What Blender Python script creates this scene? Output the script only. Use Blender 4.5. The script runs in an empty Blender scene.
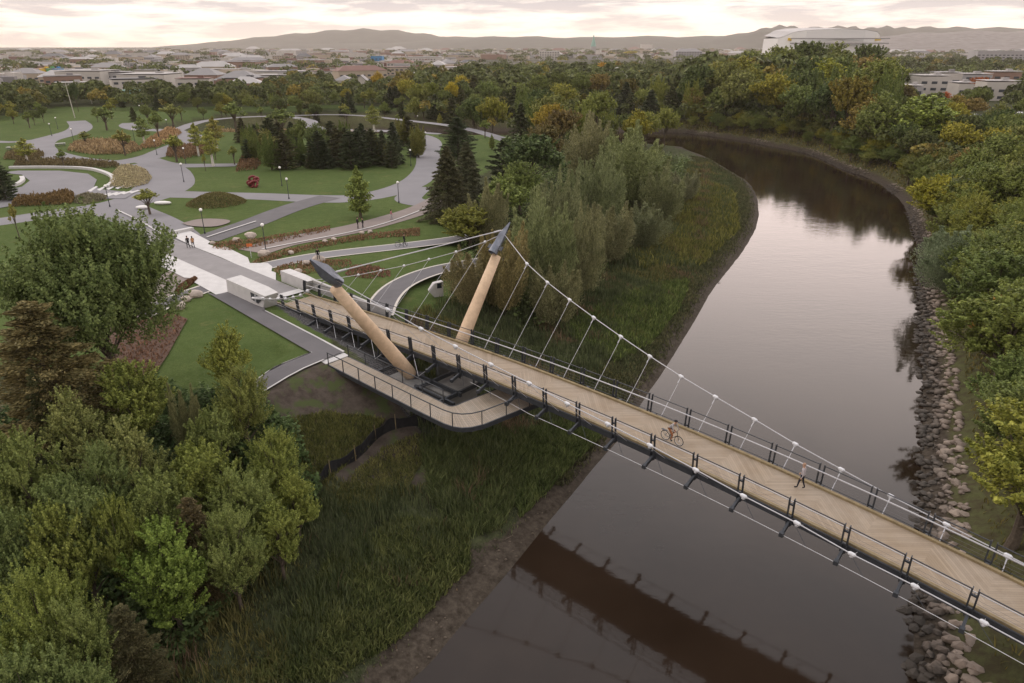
import bpy, bmesh, math, random
import numpy as np
from mathutils import Vector, Matrix
random.seed(7); RNG = np.random.default_rng(7)
SC = bpy.context.scene; COL = SC.collection
R = math.radians
# ------------------------------------------------------------------ camera
F_PX = 683.09; PITCH = 0.40752; HC = 32.13
cam_d = bpy.data.cameras.new('camera'); cam = bpy.data.objects.new('camera', cam_d); COL.objects.link(cam)
cam.location = (0, 0, HC); cam.rotation_euler = (math.pi/2 - PITCH, 0, 0)
cam_d.sensor_width = 36; cam_d.lens = 36*F_PX/1024; cam_d.clip_start = .5; cam_d.clip_end = 60000
SC.camera = cam
# ------------------------------------------------------------------ view
SC.view_settings.view_transform = 'Standard'; SC.view_settings.look = 'None'
SC.view_settings.exposure = 0.45; SC.view_settings.gamma = 1
try: SC.view_settings.use_curve_mapping = False
except Exception: pass
# ------------------------------------------------------------------ sun
SUN_EL, SUN_AZ = R(52), R(-80)          # azimuth from +Y towards +X
sd = bpy.data.lights.new('sun', 'SUN'); sd.energy = 0.5; sd.angle = R(30); sd.color = (1, .86, .74)
sun = bpy.data.objects.new('sun', sd); COL.objects.link(sun)
dirv = Vector((math.sin(SUN_AZ)*math.cos(SUN_EL), math.cos(SUN_AZ)*math.cos(SUN_EL), math.sin(SUN_EL)))
sun.rotation_euler = dirv.to_track_quat('Z', 'Y').to_euler()
# ------------------------------------------------------------------ node helper
class NT:
    def __init__(s, tree): s.t = tree; s.n = tree.nodes; s.l = tree.links
    def new(s, typ, **kw):
        nd = s.n.new(typ)
        for k, v in kw.items():
            if k.startswith('i_'): 
                key = k[2:]; key = int(key) if key.isdigit() else key.replace('_', ' ')
                s.set(nd.inputs[key], v)
            else: setattr(nd, k, v)
        return nd
    def set(s, sock, v):
        if hasattr(v, 'is_output') or hasattr(v, 'links') and not isinstance(v, (int, float, tuple, list)): s.l.new(v, sock)
        else: sock.default_value = v
    def math(s, op, a, b=None, c=None, clamp=False):
        nd = s.n.new('ShaderNodeMath'); nd.operation = op; nd.use_clamp = clamp
        s.set(nd.inputs[0], a)
        if b is not None: s.set(nd.inputs[1], b)
        if c is not None: s.set(nd.inputs[2], c)
        return nd.outputs[0]
    def mix(s, f, a, b, blend='MIX'):
        nd = s.n.new('ShaderNodeMix'); nd.data_type = 'RGBA'; nd.blend_type = blend; nd.clamp_factor = True
        s.set(nd.inputs['Factor'], f)
        s.set(nd.inputs[6], a if not isinstance(a, tuple) else (*a[:3], 1)); s.set(nd.inputs[7], b if not isinstance(b, tuple) else (*b[:3], 1))
        return nd.outputs[2]
    def noise(s, vec, scale, detail=3, rough=.5, dist=0):
        nd = s.n.new('ShaderNodeTexNoise'); nd.inputs['Scale'].default_value = scale; nd.inputs['Detail'].default_value = detail
        nd.inputs['Roughness'].default_value = rough; nd.inputs['Distortion'].default_value = dist
        if vec is not None: s.l.new(vec, nd.inputs['Vector'])
        return nd.outputs['Fac']
    def ramp(s, f, stops):
        nd = s.n.new('ShaderNodeValToRGB'); s.set(nd.inputs[0], f); el = nd.color_ramp.elements
        while len(el) < len(stops): el.new(.5)
        for e, (p, c) in zip(el, stops):
            e.position = p; e.color = (*c, 1) if isinstance(c, tuple) else (c, c, c, 1)
        return nd.outputs[0]
    def maprange(s, v, a, b, c=0, d=1):
        nd = s.n.new('ShaderNodeMapRange'); nd.clamp = True; s.set(nd.inputs[0], v)
        for i, x in enumerate((a, b, c, d)): nd.inputs[i+1].default_value = x
        return nd.outputs[0]
# ------------------------------------------------------------------ world: Nishita sky under a broken cloud deck
W = bpy.data.worlds.new('World'); SC.world = W; W.use_nodes = True
w = NT(W.node_tree); w.n.clear()
out = w.new('ShaderNodeOutputWorld')
sky = w.new('ShaderNodeTexSky'); sky.sky_type = 'NISHITA'; sky.sun_disc = False; sky.sun_elevation = SUN_EL; sky.sun_rotation = SUN_AZ
sky.air_density = 1.2; sky.dust_density = 3
bgs = w.new('ShaderNodeBackground'); w.l.new(sky.outputs[0], bgs.inputs[0]); bgs.inputs[1].default_value = .1
tc = w.new('ShaderNodeTexCoord'); sep = w.new('ShaderNodeSeparateXYZ'); w.l.new(tc.outputs['Generated'], sep.inputs[0])
X_, Y_, Z_ = sep.outputs
zz = w.math('MAXIMUM', Z_, 0.0)
def vec(a, b, c):
    q_ = w.new('ShaderNodeCombineXYZ'); w.l.new(w.math('MULTIPLY', X_, a), q_.inputs[0]); w.l.new(w.math('MULTIPLY', Y_, b), q_.inputs[1]); w.l.new(w.math('MULTIPLY', zz, c), q_.inputs[2]); return q_.outputs[0]
# cloud banks drawn out flat towards the horizon, broad and soft overhead
n1 = w.noise(vec(6, 6, 48), 1.0, 7, .58, .35); n2 = w.noise(vec(16, 16, 130), 1.0, 4, .55, .3); n3 = w.noise(vec(2.2, 2.2, 2.6), 1.0, 4, .5, .3)
low = w.math('ADD', w.math('MULTIPLY', n1, .7), w.math('MULTIPLY', n2, .3))
hi_ = w.maprange(zz, .10, .30); cl = w.math('ADD', w.math('MULTIPLY', low, w.math('SUBTRACT', 1.0, hi_)), w.math('MULTIPLY', n3, hi_))
side = w.maprange(X_, .25, .62, 0, .10); side = w.math('MULTIPLY', side, w.maprange(zz, .022, .045))
topb = w.maprange(zz, .03, .075, 0, .05)
clm = w.maprange(w.math('ADD', w.math('ADD', cl, side), topb), .45, .56)
base = w.ramp(zz, [(0, (1.36, 1.10, .86)), (.02, (1.32, 1.14, .97)), (.06, (1.06, .94, .85)), (.2, (1.76, 1.39, 1.24)), (.42, (1.54, 1.34, 1.26)), (.7, (1.14, 1.12, 1.15))])
grey = w.ramp(zz, [(0, (.86, .72, .62)), (.02, (.68, .59, .55)), (.06, (.52, .47, .49)), (.2, (1.44, 1.20, 1.12)), (.42, (1.40, 1.24, 1.17)), (.7, (1.02, 1.0, 1.03))])
cc = w.mix(w.math('MULTIPLY', clm, .9), base, grey)
glow = w.math('MULTIPLY', w.maprange(Y_, .86, 1.0), w.maprange(zz, .05, .005))
cc = w.mix(w.math('MULTIPLY', glow, .4), cc, (1.3, 1.12, .92))
# the veiled sun: cloud glowing over the river bend, and the sky fading away behind
dt = w.new('ShaderNodeVectorMath', operation='DOT_PRODUCT'); w.l.new(tc.outputs['Generated'], dt.inputs[0]); gd = Vector((.30, .92, .27)).normalized(); dt.inputs[1].default_value = gd
gl = w.math('MULTIPLY', w.math('POWER', w.maprange(dt.outputs['Value'], .70, 1.0), 1.8), w.maprange(zz, .07, .16))
back = w.maprange(Y_, -.7, .6, .62, 1.0)
bst = w.math('MULTIPLY', w.math('ADD', 1.0, w.math('MULTIPLY', gl, .75)), back)
vm = w.new('ShaderNodeVectorMath', operation='SCALE'); w.l.new(cc, vm.inputs[0]); w.l.new(bst, vm.inputs['Scale']); cc = vm.outputs[0]
bgc = w.new('ShaderNodeBackground'); w.l.new(cc, bgc.inputs[0]); bgc.inputs[1].default_value = 1.0
mx = w.new('ShaderNodeMixShader'); mx.inputs[0].default_value = .93
w.l.new(bgs.outputs[0], mx.inputs[1]); w.l.new(bgc.outputs[0], mx.inputs[2]); w.l.new(mx.outputs[0], out.inputs[0])
try: W.cycles.sampling_method = 'MANUAL'; W.cycles.sample_map_resolution = 512
except Exception: pass
# ------------------------------------------------------------------ projection and bridge frame
CP, SP = math.cos(PITCH), math.sin(PITCH)
ZP = 6.7                                     # level of the park
def at(u, v, z=ZP):
    x = (u-512)/F_PX; y = (v-341.5)/F_PX
    D = SP + y*CP; k = (HC-z)/max(D, 1e-4)
    return np.array([x*k, (CP-y*SP)*k])
P0 = np.array([16.06821, 31.48118]); TH = .73976; BW = 3.924
BD = np.array([math.cos(TH), -math.sin(TH)]); BN = np.array([math.sin(TH), math.cos(TH)])
def zdeck(S):
    T = min(S, 16.0); z = 7.63 - .06981*T - .00217*T*T - 1.097e-5*T**3
    return z - max(S-16.0, 0)*.085
def B(S, o, z=None):
    q = P0 + BD*S + BN*o; return Vector((q[0], q[1], zdeck(S) if z is None else z))
# ------------------------------------------------------------------ materials
MATS = {}
def mat(name, col, rough=.7, metal=0, var=.12, scale=3, bump=0, bscale=20, spec=.25, objtint=False, col2=None):
    if name in MATS: return MATS[name]
    m = bpy.data.materials.new(name); m.use_nodes = True; t = NT(m.node_tree); b = t.n['Principled BSDF']
    g = t.new('ShaderNodeNewGeometry')
    n = t.noise(g.outputs['Position'], scale, 5, .6)
    lo = tuple(c*(1-var) for c in col); hi = tuple(min(1, c*(1+var)) for c in col)
    if col2: lo, hi = col, col2
    c = t.mix(t.maprange(n, .3, .7), lo, hi)
    if objtint:
        oi = t.new('ShaderNodeObjectInfo'); c = t.mix(1.0, c, oi.outputs['Color'], 'MULTIPLY')
    t.l.new(c, b.inputs['Base Color']); b.inputs['Roughness'].default_value = rough; b.inputs['Metallic'].default_value = metal
    b.inputs['Specular IOR Level'].default_value = spec
    if bump:
        bn = t.new('ShaderNodeBump'); bn.inputs['Strength'].default_value = bump; bn.inputs['Distance'].default_value = .05
        t.l.new(t.noise(g.outputs['Position'], bscale, 4, .6), bn.inputs['Height']); t.l.new(bn.outputs[0], b.inputs['Normal'])
    MATS[name] = m; return m
def leaf_mat(name, a, b_, rough=.55, trans=.25, satvar=.5):
    m = bpy.data.materials.new(name); m.use_nodes = True; t = NT(m.node_tree); t.n.clear()
    o = t.new('ShaderNodeOutputMaterial'); g = t.new('ShaderNodeNewGeometry'); oi = t.new('ShaderNodeObjectInfo')
    tcx = t.new('ShaderNodeTexCoord')
    n = t.noise(tcx.outputs['Object'], .8, 2, .5)
    f = t.math('ADD', t.math('MULTIPLY', g.outputs['Random Per Island'], .6), t.math('MULTIPLY', t.maprange(n, .3, .7), .5))
    c = t.mix(f, a, b_)
    v = t.math('MULTIPLY_ADD', g.outputs['Random Per Island'], satvar, 1-satvar/2)
    c = t.mix(1.0, c, oi.outputs['Color'], 'MULTIPLY')
    hs = t.new('ShaderNodeHueSaturation'); t.l.new(c, hs.inputs['Color']); t.l.new(v, hs.inputs['Value'])
    d = t.new('ShaderNodeBsdfPrincipled'); t.l.new(hs.outputs[0], d.inputs['Base Color']); d.inputs['Roughness'].default_value = rough
    d.inputs['Specular IOR Level'].default_value = .1
    tr = t.new('ShaderNodeBsdfTranslucent'); t.l.new(hs.outputs[0], tr.inputs[0])
    ms = t.new('ShaderNodeMixShader'); ms.inputs[0].default_value = trans
    t.l.new(d.outputs[0], ms.inputs[1]); t.l.new(tr.outputs[0], ms.inputs[2]); t.l.new(ms.outputs[0], o.inputs[0])
    MATS[name] = m; return m
leaf_mat('leaf', (.11, .145, .048), (.29, .31, .11))
leaf_mat('willow_leaf', (.15, .165, .095), (.33, .33, .20), satvar=.45)
leaf_mat('dry_leaf', (.13, .095, .065), (.30, .23, .16))
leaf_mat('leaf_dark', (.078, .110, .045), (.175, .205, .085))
leaf_mat('needle', (.05, .062, .036), (.12, .125, .068), trans=.1)
leaf_mat('reed', (.06, .078, .036), (.20, .195, .10), trans=.2)
mat('bark', (.10, .08, .06), .9, var=.3, scale=6)
mat('birch_bark', (.6, .57, .52), .8, var=.25, scale=5)
mat('steel_dark', (.055, .06, .068), .5, .3, var=.2)
mat('steel_tip', (.20, .22, .26), .38, .55, var=.25, scale=1.5)
mat('galv', (.62, .63, .65), .4, .35, var=.1)
mat('cable', (.47, .47, .49), .45, .2, var=.08)
mat('glulam', (.62, .46, .31), .55, var=.14, scale=2.2, bump=.15, bscale=8)
mat('concrete', (.40, .39, .38), .8, var=.12, scale=1.6, bump=.2)
mat('concrete_light', (.52, .51, .50), .8, var=.08, scale=1.0)
mat('concrete_dark', (.20, .195, .185), .85, var=.2, scale=1.2)
mat('paver', (.235, .225, .225), .85, var=.10, scale=.6)
mat('asphalt', (.125, .12, .125), .9, var=.10, scale=.4)
mat('asphalt_park', (.20, .195, .205), .9, var=.08, scale=.15)
mat('brown_path', (.22, .185, .17), .9, var=.08, scale=.4)
mat('kerb', (.50, .47, .42), .85, var=.1)
mat('mulch', (.10, .062, .045), .95, var=.35, scale=3, bump=.5)
mat('silt_black', (.018, .018, .02), .6, var=.3)
mat('boulder', (.42, .36, .31), .9, var=.25, scale=1.5, bump=.4, bscale=5)
mat('skin', (.45, .28, .2), .6); mat('hair', (.02, .015, .012), .6)
mat('black_cloth', (.012, .012, .015), .8); mat('grey_cloth', (.33, .32, .33), .85); mat('navy_cloth', (.016, .018, .028), .85)
mat('orange_cloth', (.26, .10, .04), .8); mat('shirt_pale', (.36, .33, .34), .85); mat('tan_cloth', (.42, .22, .10), .85); mat('pink_cloth', (.45, .2, .22), .85)
mat('blond', (.30, .19, .13), .7)
mat('white_paint', (.75, .74, .72), .5, var=.05); mat('red_paint', (.17, .03, .03), .5, var=.3, scale=2)
mat('orange_paint', (.6, .16, .05), .6); mat('tyre', (.02, .02, .02), .8); mat('glass_dark', (.03, .04, .05), .15, var=.1)
def emit_free_globe():
    m = mat('globe', (.9, .88, .84), .3, var=.02); return m
emit_free_globe()
# ------------------------------------------------------------------ mesh helpers
class MB:
    def __init__(s): s.v = []; s.f = []; s.m = []; s.cur = 0; s.sm = False
    def add(s, vs, fs):
        b = len(s.v); s.v += [tuple(v) for v in vs]; s.f += [tuple(i+b for i in f) for f in fs]; s.m += [s.cur]*len(fs)
    def box(s, c, size, M=None):
        x, y, z = [q/2 for q in size]; c = Vector(c)
        vs = [Vector((a*x, b*y, d*z)) for a in (-1, 1) for b in (-1, 1) for d in (-1, 1)]
        if M is not None: vs = [M @ v for v in vs]
        s.add([v+c for v in vs], [(0, 1, 3, 2), (4, 6, 7, 5), (0, 4, 5, 1), (2, 3, 7, 6), (0, 2, 6, 4), (1, 5, 7, 3)])
    def bar(s, p, q, w_, h_, up=(0, 0, 1)):
        p = Vector(p); q = Vector(q); d = (q-p); L = d.length; d.normalize(); up = Vector(up)
        sx = d.cross(up)
        if sx.length < 1e-4: sx = d.cross(Vector((1, 0, 0)))
        sx.normalize(); u = sx.cross(d)
        vs = []
        for e in (p, q):
            for a, b in ((-1, -1), (1, -1), (1, 1), (-1, 1)): vs.append(e + sx*a*w_/2 + u*b*h_/2)
        s.add(vs, [(0, 1, 2, 3), (7, 6, 5, 4), (0, 4, 5, 1), (1, 5, 6, 2), (2, 6, 7, 3), (3, 7, 4, 0)])
    def tube(s, p, q, r0, r1=None, n=8): s.path([p, q], [r0, r0 if r1 is None else r1], n)
    def path(s, pts, rs, n=8, cap=True):
        pts = [Vector(p) for p in pts]
        if not isinstance(rs, (list, tuple)): rs = [rs]*len(pts)
        b = []
        for i, p in enumerate(pts):
            d = (pts[min(i+1, len(pts)-1)] - pts[max(i-1, 0)]).normalized()
            a = d.cross(Vector((0, 0, 1)))
            if a.length < .05: a = d.cross(Vector((1, 0, 0)))
            a.normalize(); c = a.cross(d)
            b += [p + (a*math.cos(2*math.pi*k/n) + c*math.sin(2*math.pi*k/n))*rs[i] for k in range(n)]
        fs = [(i*n+k, i*n+(k+1) % n, (i+1)*n+(k+1) % n, (i+1)*n+k) for i in range(len(pts)-1) for k in range(n)]
        if cap: fs += [tuple(range(n))[::-1], tuple(range((len(pts)-1)*n, len(pts)*n))]
        s.add(b, fs)
    def ball(s, c, r, seg=8, rings=5, M=None):
        c = Vector(c); vs = []; 
        rr = (r, r, r) if not isinstance(r, (tuple, list)) else r
        for i in range(1, rings):
            t = math.pi*i/rings
            for k in range(seg):
                a = 2*math.pi*k/seg; vs.append(Vector((math.sin(t)*math.cos(a)*rr[0], math.sin(t)*math.sin(a)*rr[1], math.cos(t)*rr[2])))
        vs.append(Vector((0, 0, rr[2]))); vs.append(Vector((0, 0, -rr[2])))
        if M is not None: vs = [M @ v for v in vs]
        fs = [(i*seg+k, (i+1)*seg+k, (i+1)*seg+(k+1) % seg, i*seg+(k+1) % seg) for i in range(rings-2) for k in range(seg)]
        T = len(vs)-2; Bt = T+1
        fs += [(T, k, (k+1) % seg) for k in range(seg)] + [(Bt, (rings-2)*seg+(k+1) % seg, (rings-2)*seg+k) for k in range(seg)]
        s.add([v+c for v in vs], fs)
    def prism(s, pts, z0, z1):
        n = len(pts); z0s = z0 if hasattr(z0, '__len__') else [z0]*n; z1s = z1 if hasattr(z1, '__len__') else [z1]*n
        vs = [(p[0], p[1], a) for p, a in zip(pts, z0s)] + [(p[0], p[1], a) for p, a in zip(pts, z1s)]
        s.add(vs, [tuple(range(n))[::-1], tuple(range(n, 2*n))] + [(i, (i+1) % n, n+(i+1) % n, n+i) for i in range(n)])
    def build(s, name, material, parent=None, smooth=False, origin=None):
        me = bpy.data.meshes.new(name); vs = s.v
        ob = bpy.data.objects.new(name, me)
        if parent is not None and origin is None: origin = tuple(parent.location) if not parent.parent else None
        o = Vector(origin) if origin is not None else Vector((0, 0, 0))
        if parent is not None:
            wl = Vector((0, 0, 0)); pp = parent
            while pp: wl += pp.location; pp = pp.parent
            o = wl
        me.from_pydata([(v[0]-o.x, v[1]-o.y, v[2]-o.z) for v in vs], [], s.f)
        ms = material if isinstance(material, list) else [material]
        for q in ms: me.materials.append(MATS[q] if isinstance(q, str) else q)
        if len(ms) > 1: me.polygons.foreach_set('material_index', s.m)
        if smooth: me.polygons.foreach_set('use_smooth', [True]*len(me.polygons))
        me.update(); COL.objects.link(ob)
        if parent is not None: ob.parent = parent
        elif origin is not None: ob.location = o
        return ob
def tag(o, label=None, cat=None, group=None, kind=None):
    if label: o['label'] = label
    if cat: o['category'] = cat
    if group: o['group'] = group
    if kind: o['kind'] = kind
    return o
def empty(name, loc, label=None, cat=None, group=None):
    o = bpy.data.objects.new(name, None); COL.objects.link(o); o.location = loc; o.empty_display_size = .3
    return tag(o, label, cat, group)
def copy_tree(o, parent=None):
    c = o.copy(); COL.objects.link(c); c.parent = parent
    for ch in list(o.children): copy_tree(ch, c)
    return c
def np_mesh(name, V, Fq, material, nper=4):
    me = bpy.data.meshes.new(name); V = np.asarray(V, np.float32); Fq = np.asarray(Fq, np.int32)
    me.vertices.add(len(V)); me.vertices.foreach_set('co', V.ravel())
    me.loops.add(Fq.size); me.loops.foreach_set('vertex_index', Fq.ravel())
    me.polygons.add(len(Fq)); me.polygons.foreach_set('loop_start', np.arange(0, Fq.size, nper, dtype=np.int32))
    me.polygons.foreach_set('loop_total', np.full(len(Fq), nper, dtype=np.int32))
    me.update(calc_edges=True); me.validate()
    for q in (material if isinstance(material, list) else [material]): me.materials.append(MATS[q] if isinstance(q, str) else q)
    return me
# ------------------------------------------------------------------ river and terrain
LEFT_PX = [(680, 146), (687, 150), (707, 157), (732, 172), (749.5, 182.5), (758, 197), (759.5, 222.5), (744.5, 250), (724.5, 275), (712, 290), (697, 317),
           (665, 369), (640, 405), (620.5, 438), (599, 461), (575, 491), (555, 514), (530, 545), (506, 575), (473, 613), (451, 638), (431, 663), (408, 683)]
RIGHT_PX = [(675, 132), (700, 134.5), (740, 140), (770, 146), (793, 150), (813, 155), (843, 170), (868, 177), (885, 187), (903, 202), (910, 220), (917, 245), (920, 260),
            (918, 277), (920, 330), (922, 358), (923.5, 402), (922, 446), (920.5, 500), (918, 560), (914, 600), (914, 640), (913, 683)]
def smooth_poly(P, n=2):
    P = np.array(P, float)
    for _ in range(n):
        Q = [P[0]]
        for a, b in zip(P[:-1], P[1:]): Q += [a*.75+b*.25, a*.25+b*.75]
        Q.append(P[-1]); P = np.array(Q)
    return P
Lw = [at(u, v, 0) for u, v in LEFT_PX]; Rw = [at(u, v, 0) for u, v in RIGHT_PX]
dl = (Lw[-1]-Lw[-4]); dl /= np.linalg.norm(dl); Lw += [Lw[-1]+dl*12, Lw[-1]+dl*12+np.array([-6, -30.]), Lw[-1]+np.array([-12., -90])]
Rw += [Rw[-1]+np.array([0, -12.]), Rw[-1]+np.array([-4, -40.]), Rw[-1]+np.array([-14., -95])]
Lw = [Lw[0]+np.array([-160., 25]), Lw[0]+np.array([-60., 16])] + Lw
Rw = [Rw[0]+np.array([-160., -4]), Rw[0]+np.array([-60., 4])] + Rw
Lw = smooth_poly(Lw, 1); Rw = smooth_poly(Rw, 1)
def seg_dist(P, poly):
    P = np.atleast_2d(P); best = np.full(len(P), 1e9)
    for a, b in zip(poly[:-1], poly[1:]):
        ab = b-a; t = np.clip(((P-a)@ab)/max(ab@ab, 1e-9), 0, 1)
        d = np.hypot(*(P-(a+t[:, None]*ab)).T); best = np.minimum(best, d)
    return best
def inside(P, poly):
    P = np.atleast_2d(P); x, y = P[:, 0], P[:, 1]; c = np.zeros(len(P), bool); n = len(poly); j = n-1
    for i in range(n):
        xi, yi = poly[i]; xj, yj = poly[j]
        if yi != yj:
            m = ((yi > y) != (yj > y)) & (x < (xj-xi)*(y-yi)/(yj-yi)+xi); c ^= m
        j = i
    return c
RIVER = np.vstack([Lw, Rw[::-1]])
SIDE = np.array([at(u, v) for u, v in [(216, 287), (240, 305.5), (262, 317), (300, 337.5), (328, 352), (340, 359)]]); SIDE2 = np.array([at(u, v) for u, v in [(325, 348), (300, 362), (270, 381), (246, 397)]])
def hnoise(x, y, s):
    return (np.sin(x*s*1.0+y*s*.7+1.3)*np.sin(y*s*1.1-x*s*.4+.5) + .5*np.sin(x*s*2.3-y*s*1.7)*np.sin(y*s*2.9+x*s*1.1) + .25*np.sin(x*s*5.1+y*s*4.3))
def ground_info(P):
    P = np.atleast_2d(np.asarray(P, float)); dL = seg_dist(P, Lw); dR = seg_dist(P, Rw); ins = inside(P, RIVER)
    left = dL < dR; d = np.minimum(dL, dR)
    x, y = P[:, 0], P[:, 1]
    de = d / np.interp(y, [-20, 40, 75, 110, 200], [1.1, 1.0, 1.0, 1.35, 1.3])
    wob = hnoise(x, y, .55)*.5 + hnoise(x, y, .2)*.8
    dm = np.maximum(de + wob*np.clip(de/4, 0, 1), 0)
    zl = np.interp(dm, [0, .6, 3, 5, 14, 20, 26, 32], [0, .25, .75, 1.2, 2.0, 3.8, 5.7, ZP])
    zl = zl + np.where(dm < 29, (hnoise(x, y, 1.7)*.07)*np.clip(dm, 0, 1), 0)
    zr = np.interp(d, [0, 1, 4.2, 7, 18, 36], [0, .5, 2.3, 2.9, 4.6, ZP])
    zr = zr + hnoise(x, y, 1.1)*.12*np.clip(d/3, 0, 1)*np.clip((45-d)/10, 0, 1)
    z = np.where(left, zl, zr)
    # level apron in front of the lookout landing and side path
    z = np.where(ins, -np.minimum(d*.4, 1.8), z)
    ds = np.minimum(seg_dist(P, SIDE), seg_dist(P, SIDE2)); ap = ZP - np.maximum(ds-2.0, 0)*.55
    z = np.where(left & ~ins & (dm > 8), np.maximum(z, ap), z)
    far = np.clip((y-3000)/6000, 0, 1); z = z + 0*far
    return z, d, left, ins, dm
MOUND = at(217, 205)
def gh(P):
    z = ground_info(P)[0]
    P = np.atleast_2d(P)
    dd = np.hypot(P[:, 0]-MOUND[0], P[:, 1]-MOUND[1]); z = z + np.where(dd < 6, 2.0*np.cos(np.minimum(dd/6, 1)*math.pi/2)**1.3, 0)
    return z
def gz(x, y): return float(gh([(x, y)])[0])
def ground(u, v):
    """point of the ground seen at a pixel"""
    z = ZP
    lo, hi = 0.0, ZP+3
    for _ in range(26):
        mid = (lo+hi)/2; p = at(u, v, mid)
        if gz(*p) > mid: lo = mid
        else: hi = mid
    p = at(u, v, (lo+hi)/2); return Vector((p[0], p[1], gz(*p)))
def pxpoly(pts, z=ZP): return np.array([at(u, v, z) for u, v in pts])
LAWN = pxpoly([(-700, 119), (0, 116), (60, 107), (120, 107), (250, 107), (330, 105), (400, 107), (460, 116), (515, 140), (540, 158), (500, 165), (470, 180), (455, 235), (480, 265), (480, 300),
               (440, 318), (385, 312), (330, 335), (330, 350), (300, 385), (210, 400), (100, 400), (-100, 330), (-700, 330)])
GRAVEL = pxpoly([(272, 308), (286, 310), (330, 328), (400, 352), (430, 372), (440, 398), (412, 394), (372, 372), (345, 353), (300, 328)], 6.0)
DIRT = pxpoly([(255, 395), (300, 375), (350, 372), (400, 390), (450, 420), (420, 440), (380, 450), (300, 440), (250, 430)], 5.5)
MULCH = pxpoly([(170, 318), (188, 322), (182, 330), (165, 358), (155, 377), (128, 377), (110, 372), (105, 330)])
def build_terrain():
    th = np.concatenate([np.linspace(-40, 40, 270), np.linspace(41.5, 318.5, 90)]) * math.pi/180
    rr = np.concatenate([[0.5], np.geomspace(3, 20, 14)[:-1], np.geomspace(20, 260, 330)[:-1], np.geomspace(260, 900, 60)[:-1], np.geomspace(900, 30000, 40)])
    T, Q = np.meshgrid(th, rr); X = np.sin(T)*Q; Y = np.cos(T)*Q
    P = np.stack([X.ravel(), Y.ravel()], 1); z, d, left, ins, dm = ground_info(P); z = gh(P)
    n, m = len(rr), len(th)
    idx = np.arange(n*m).reshape(n, m); nx = np.roll(idx, -1, 1)
    Fq = np.stack([idx[:-1], idx[1:], nx[1:], nx[:-1]], -1).reshape(-1, 4)
    me = np_mesh('ground', np.column_stack([P, z]), Fq[:, ::-1], 'ground')
    me.polygons.foreach_set('use_smooth', np.ones(len(Fq), bool))
    lawn = inside(P, LAWN) & (dm > 24); dirt = inside(P, DIRT)
    mud = np.where(left, np.clip((2.6-dm)/1.2, 0, 1), np.clip((2.6-d)/1.5, 0, 1)*.8); mud[ins] = 1
    marsh = np.where(left, np.clip((27-dm)/4, 0, 1), np.clip((26-d)/6, 0, 1))
    town = np.clip((Q.ravel()-600)/200, 0, 1)
    for nm, a in (('mud', mud), ('lawn', lawn.astype(float)), ('dirt', dirt.astype(float)), ('marsh', marsh), ('town', town), ('gravel', inside(P, GRAVEL).astype(float)), ('rightside', (~left).astype(float))):
        at_ = me.attributes.new(nm, 'FLOAT', 'POINT'); at_.data.foreach_set('value', a.astype(np.float32))
    o = bpy.data.objects.new('ground', me); COL.objects.link(o); tag(o, kind='structure')
def ground_material():
    m = bpy.data.materials.new('ground'); m.use_nodes = True; t = NT(m.node_tree); b = t.n['Principled BSDF']
    g = t.new('ShaderNodeNewGeometry'); p = g.outputs['Position']
    A = lambda nm: t.new('ShaderNodeAttribute', attribute_name=nm).outputs['Fac']
    nb = t.noise(p, .12, 4, .6); nf = t.noise(p, 1.3, 6, .7); nfine = t.noise(p, 7, 4, .7)
    floor = t.mix(t.maprange(nf, .35, .65), (.034, .036, .020), (.062, .068, .032))
    lawn = t.mix(t.maprange(nb, .35, .65), (.084, .118, .040), (.112, .146, .050))
    lawn = t.mix(t.maprange(nfine, .35, .6, 0, .6), lawn, (.045, .068, .020))
    lawn = t.mix(t.maprange(t.noise(p, .9, 6, .75), .42, .62, 0, .55), lawn, (.055, .082, .022)); lawn = t.mix(t.maprange(t.noise(p, .35, 6, .7), .58, .72, 0, .6), lawn, (.15, .14, .06))
    marsh = t.mix(t.maprange(nf, .35, .65), (.035, .038, .022), (.085, .095, .045))
    marshr = t.mix(t.maprange(nf, .4, .6), (.06, .052, .03), (.085, .09, .04))
    marsh = t.mix(A('rightside'), marsh, marshr)
    dirt = t.mix(t.maprange(nf, .35, .65), (.055, .044, .036), (.10, .082, .068))
    dirt = t.mix(t.maprange(t.noise(p, .5, 5, .7), .5, .6), dirt, (.07, .085, .035))
    mud = t.mix(t.maprange(t.noise(p, 2.2, 7, .7), .35, .65), (.030, .024, .018), (.080, .066, .052))
    town = t.mix(t.maprange(t.noise(p, .013, 5, .65), .42, .58), (.045, .05, .03), (.13, .12, .10))
    c = t.mix(A('marsh'), floor, marsh)
    c = t.mix(A('town'), c, town); c = t.mix(A('lawn'), c, lawn); c = t.mix(A('dirt'), c, dirt); c = t.mix(A('gravel'), c, t.mix(t.maprange(t.noise(p, 6, 4, .8), .4, .6), (.03, .03, .032), (.13, .125, .125)))
    mf = t.math('ADD', A('mud'), t.maprange(nf, .3, .7, -.25, .25)); c = t.mix(t.maprange(mf, .3, .6), c, mud)
    t.l.new(c, b.inputs['Base Color'])
    t.l.new(t.maprange(mf, .3, .8, .95, .75), b.inputs['Roughness']); b.inputs['Specular IOR Level'].default_value = .03
    bn = t.new('ShaderNodeBump'); bn.inputs['Strength'].default_value = .6; bn.inputs['Distance'].default_value = .12
    t.l.new(t.noise(p, 3.5, 6, .7), bn.inputs['Height']); t.l.new(bn.outputs[0], b.inputs['Normal'])
    MATS['ground'] = m
ground_material(); build_terrain()
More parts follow.
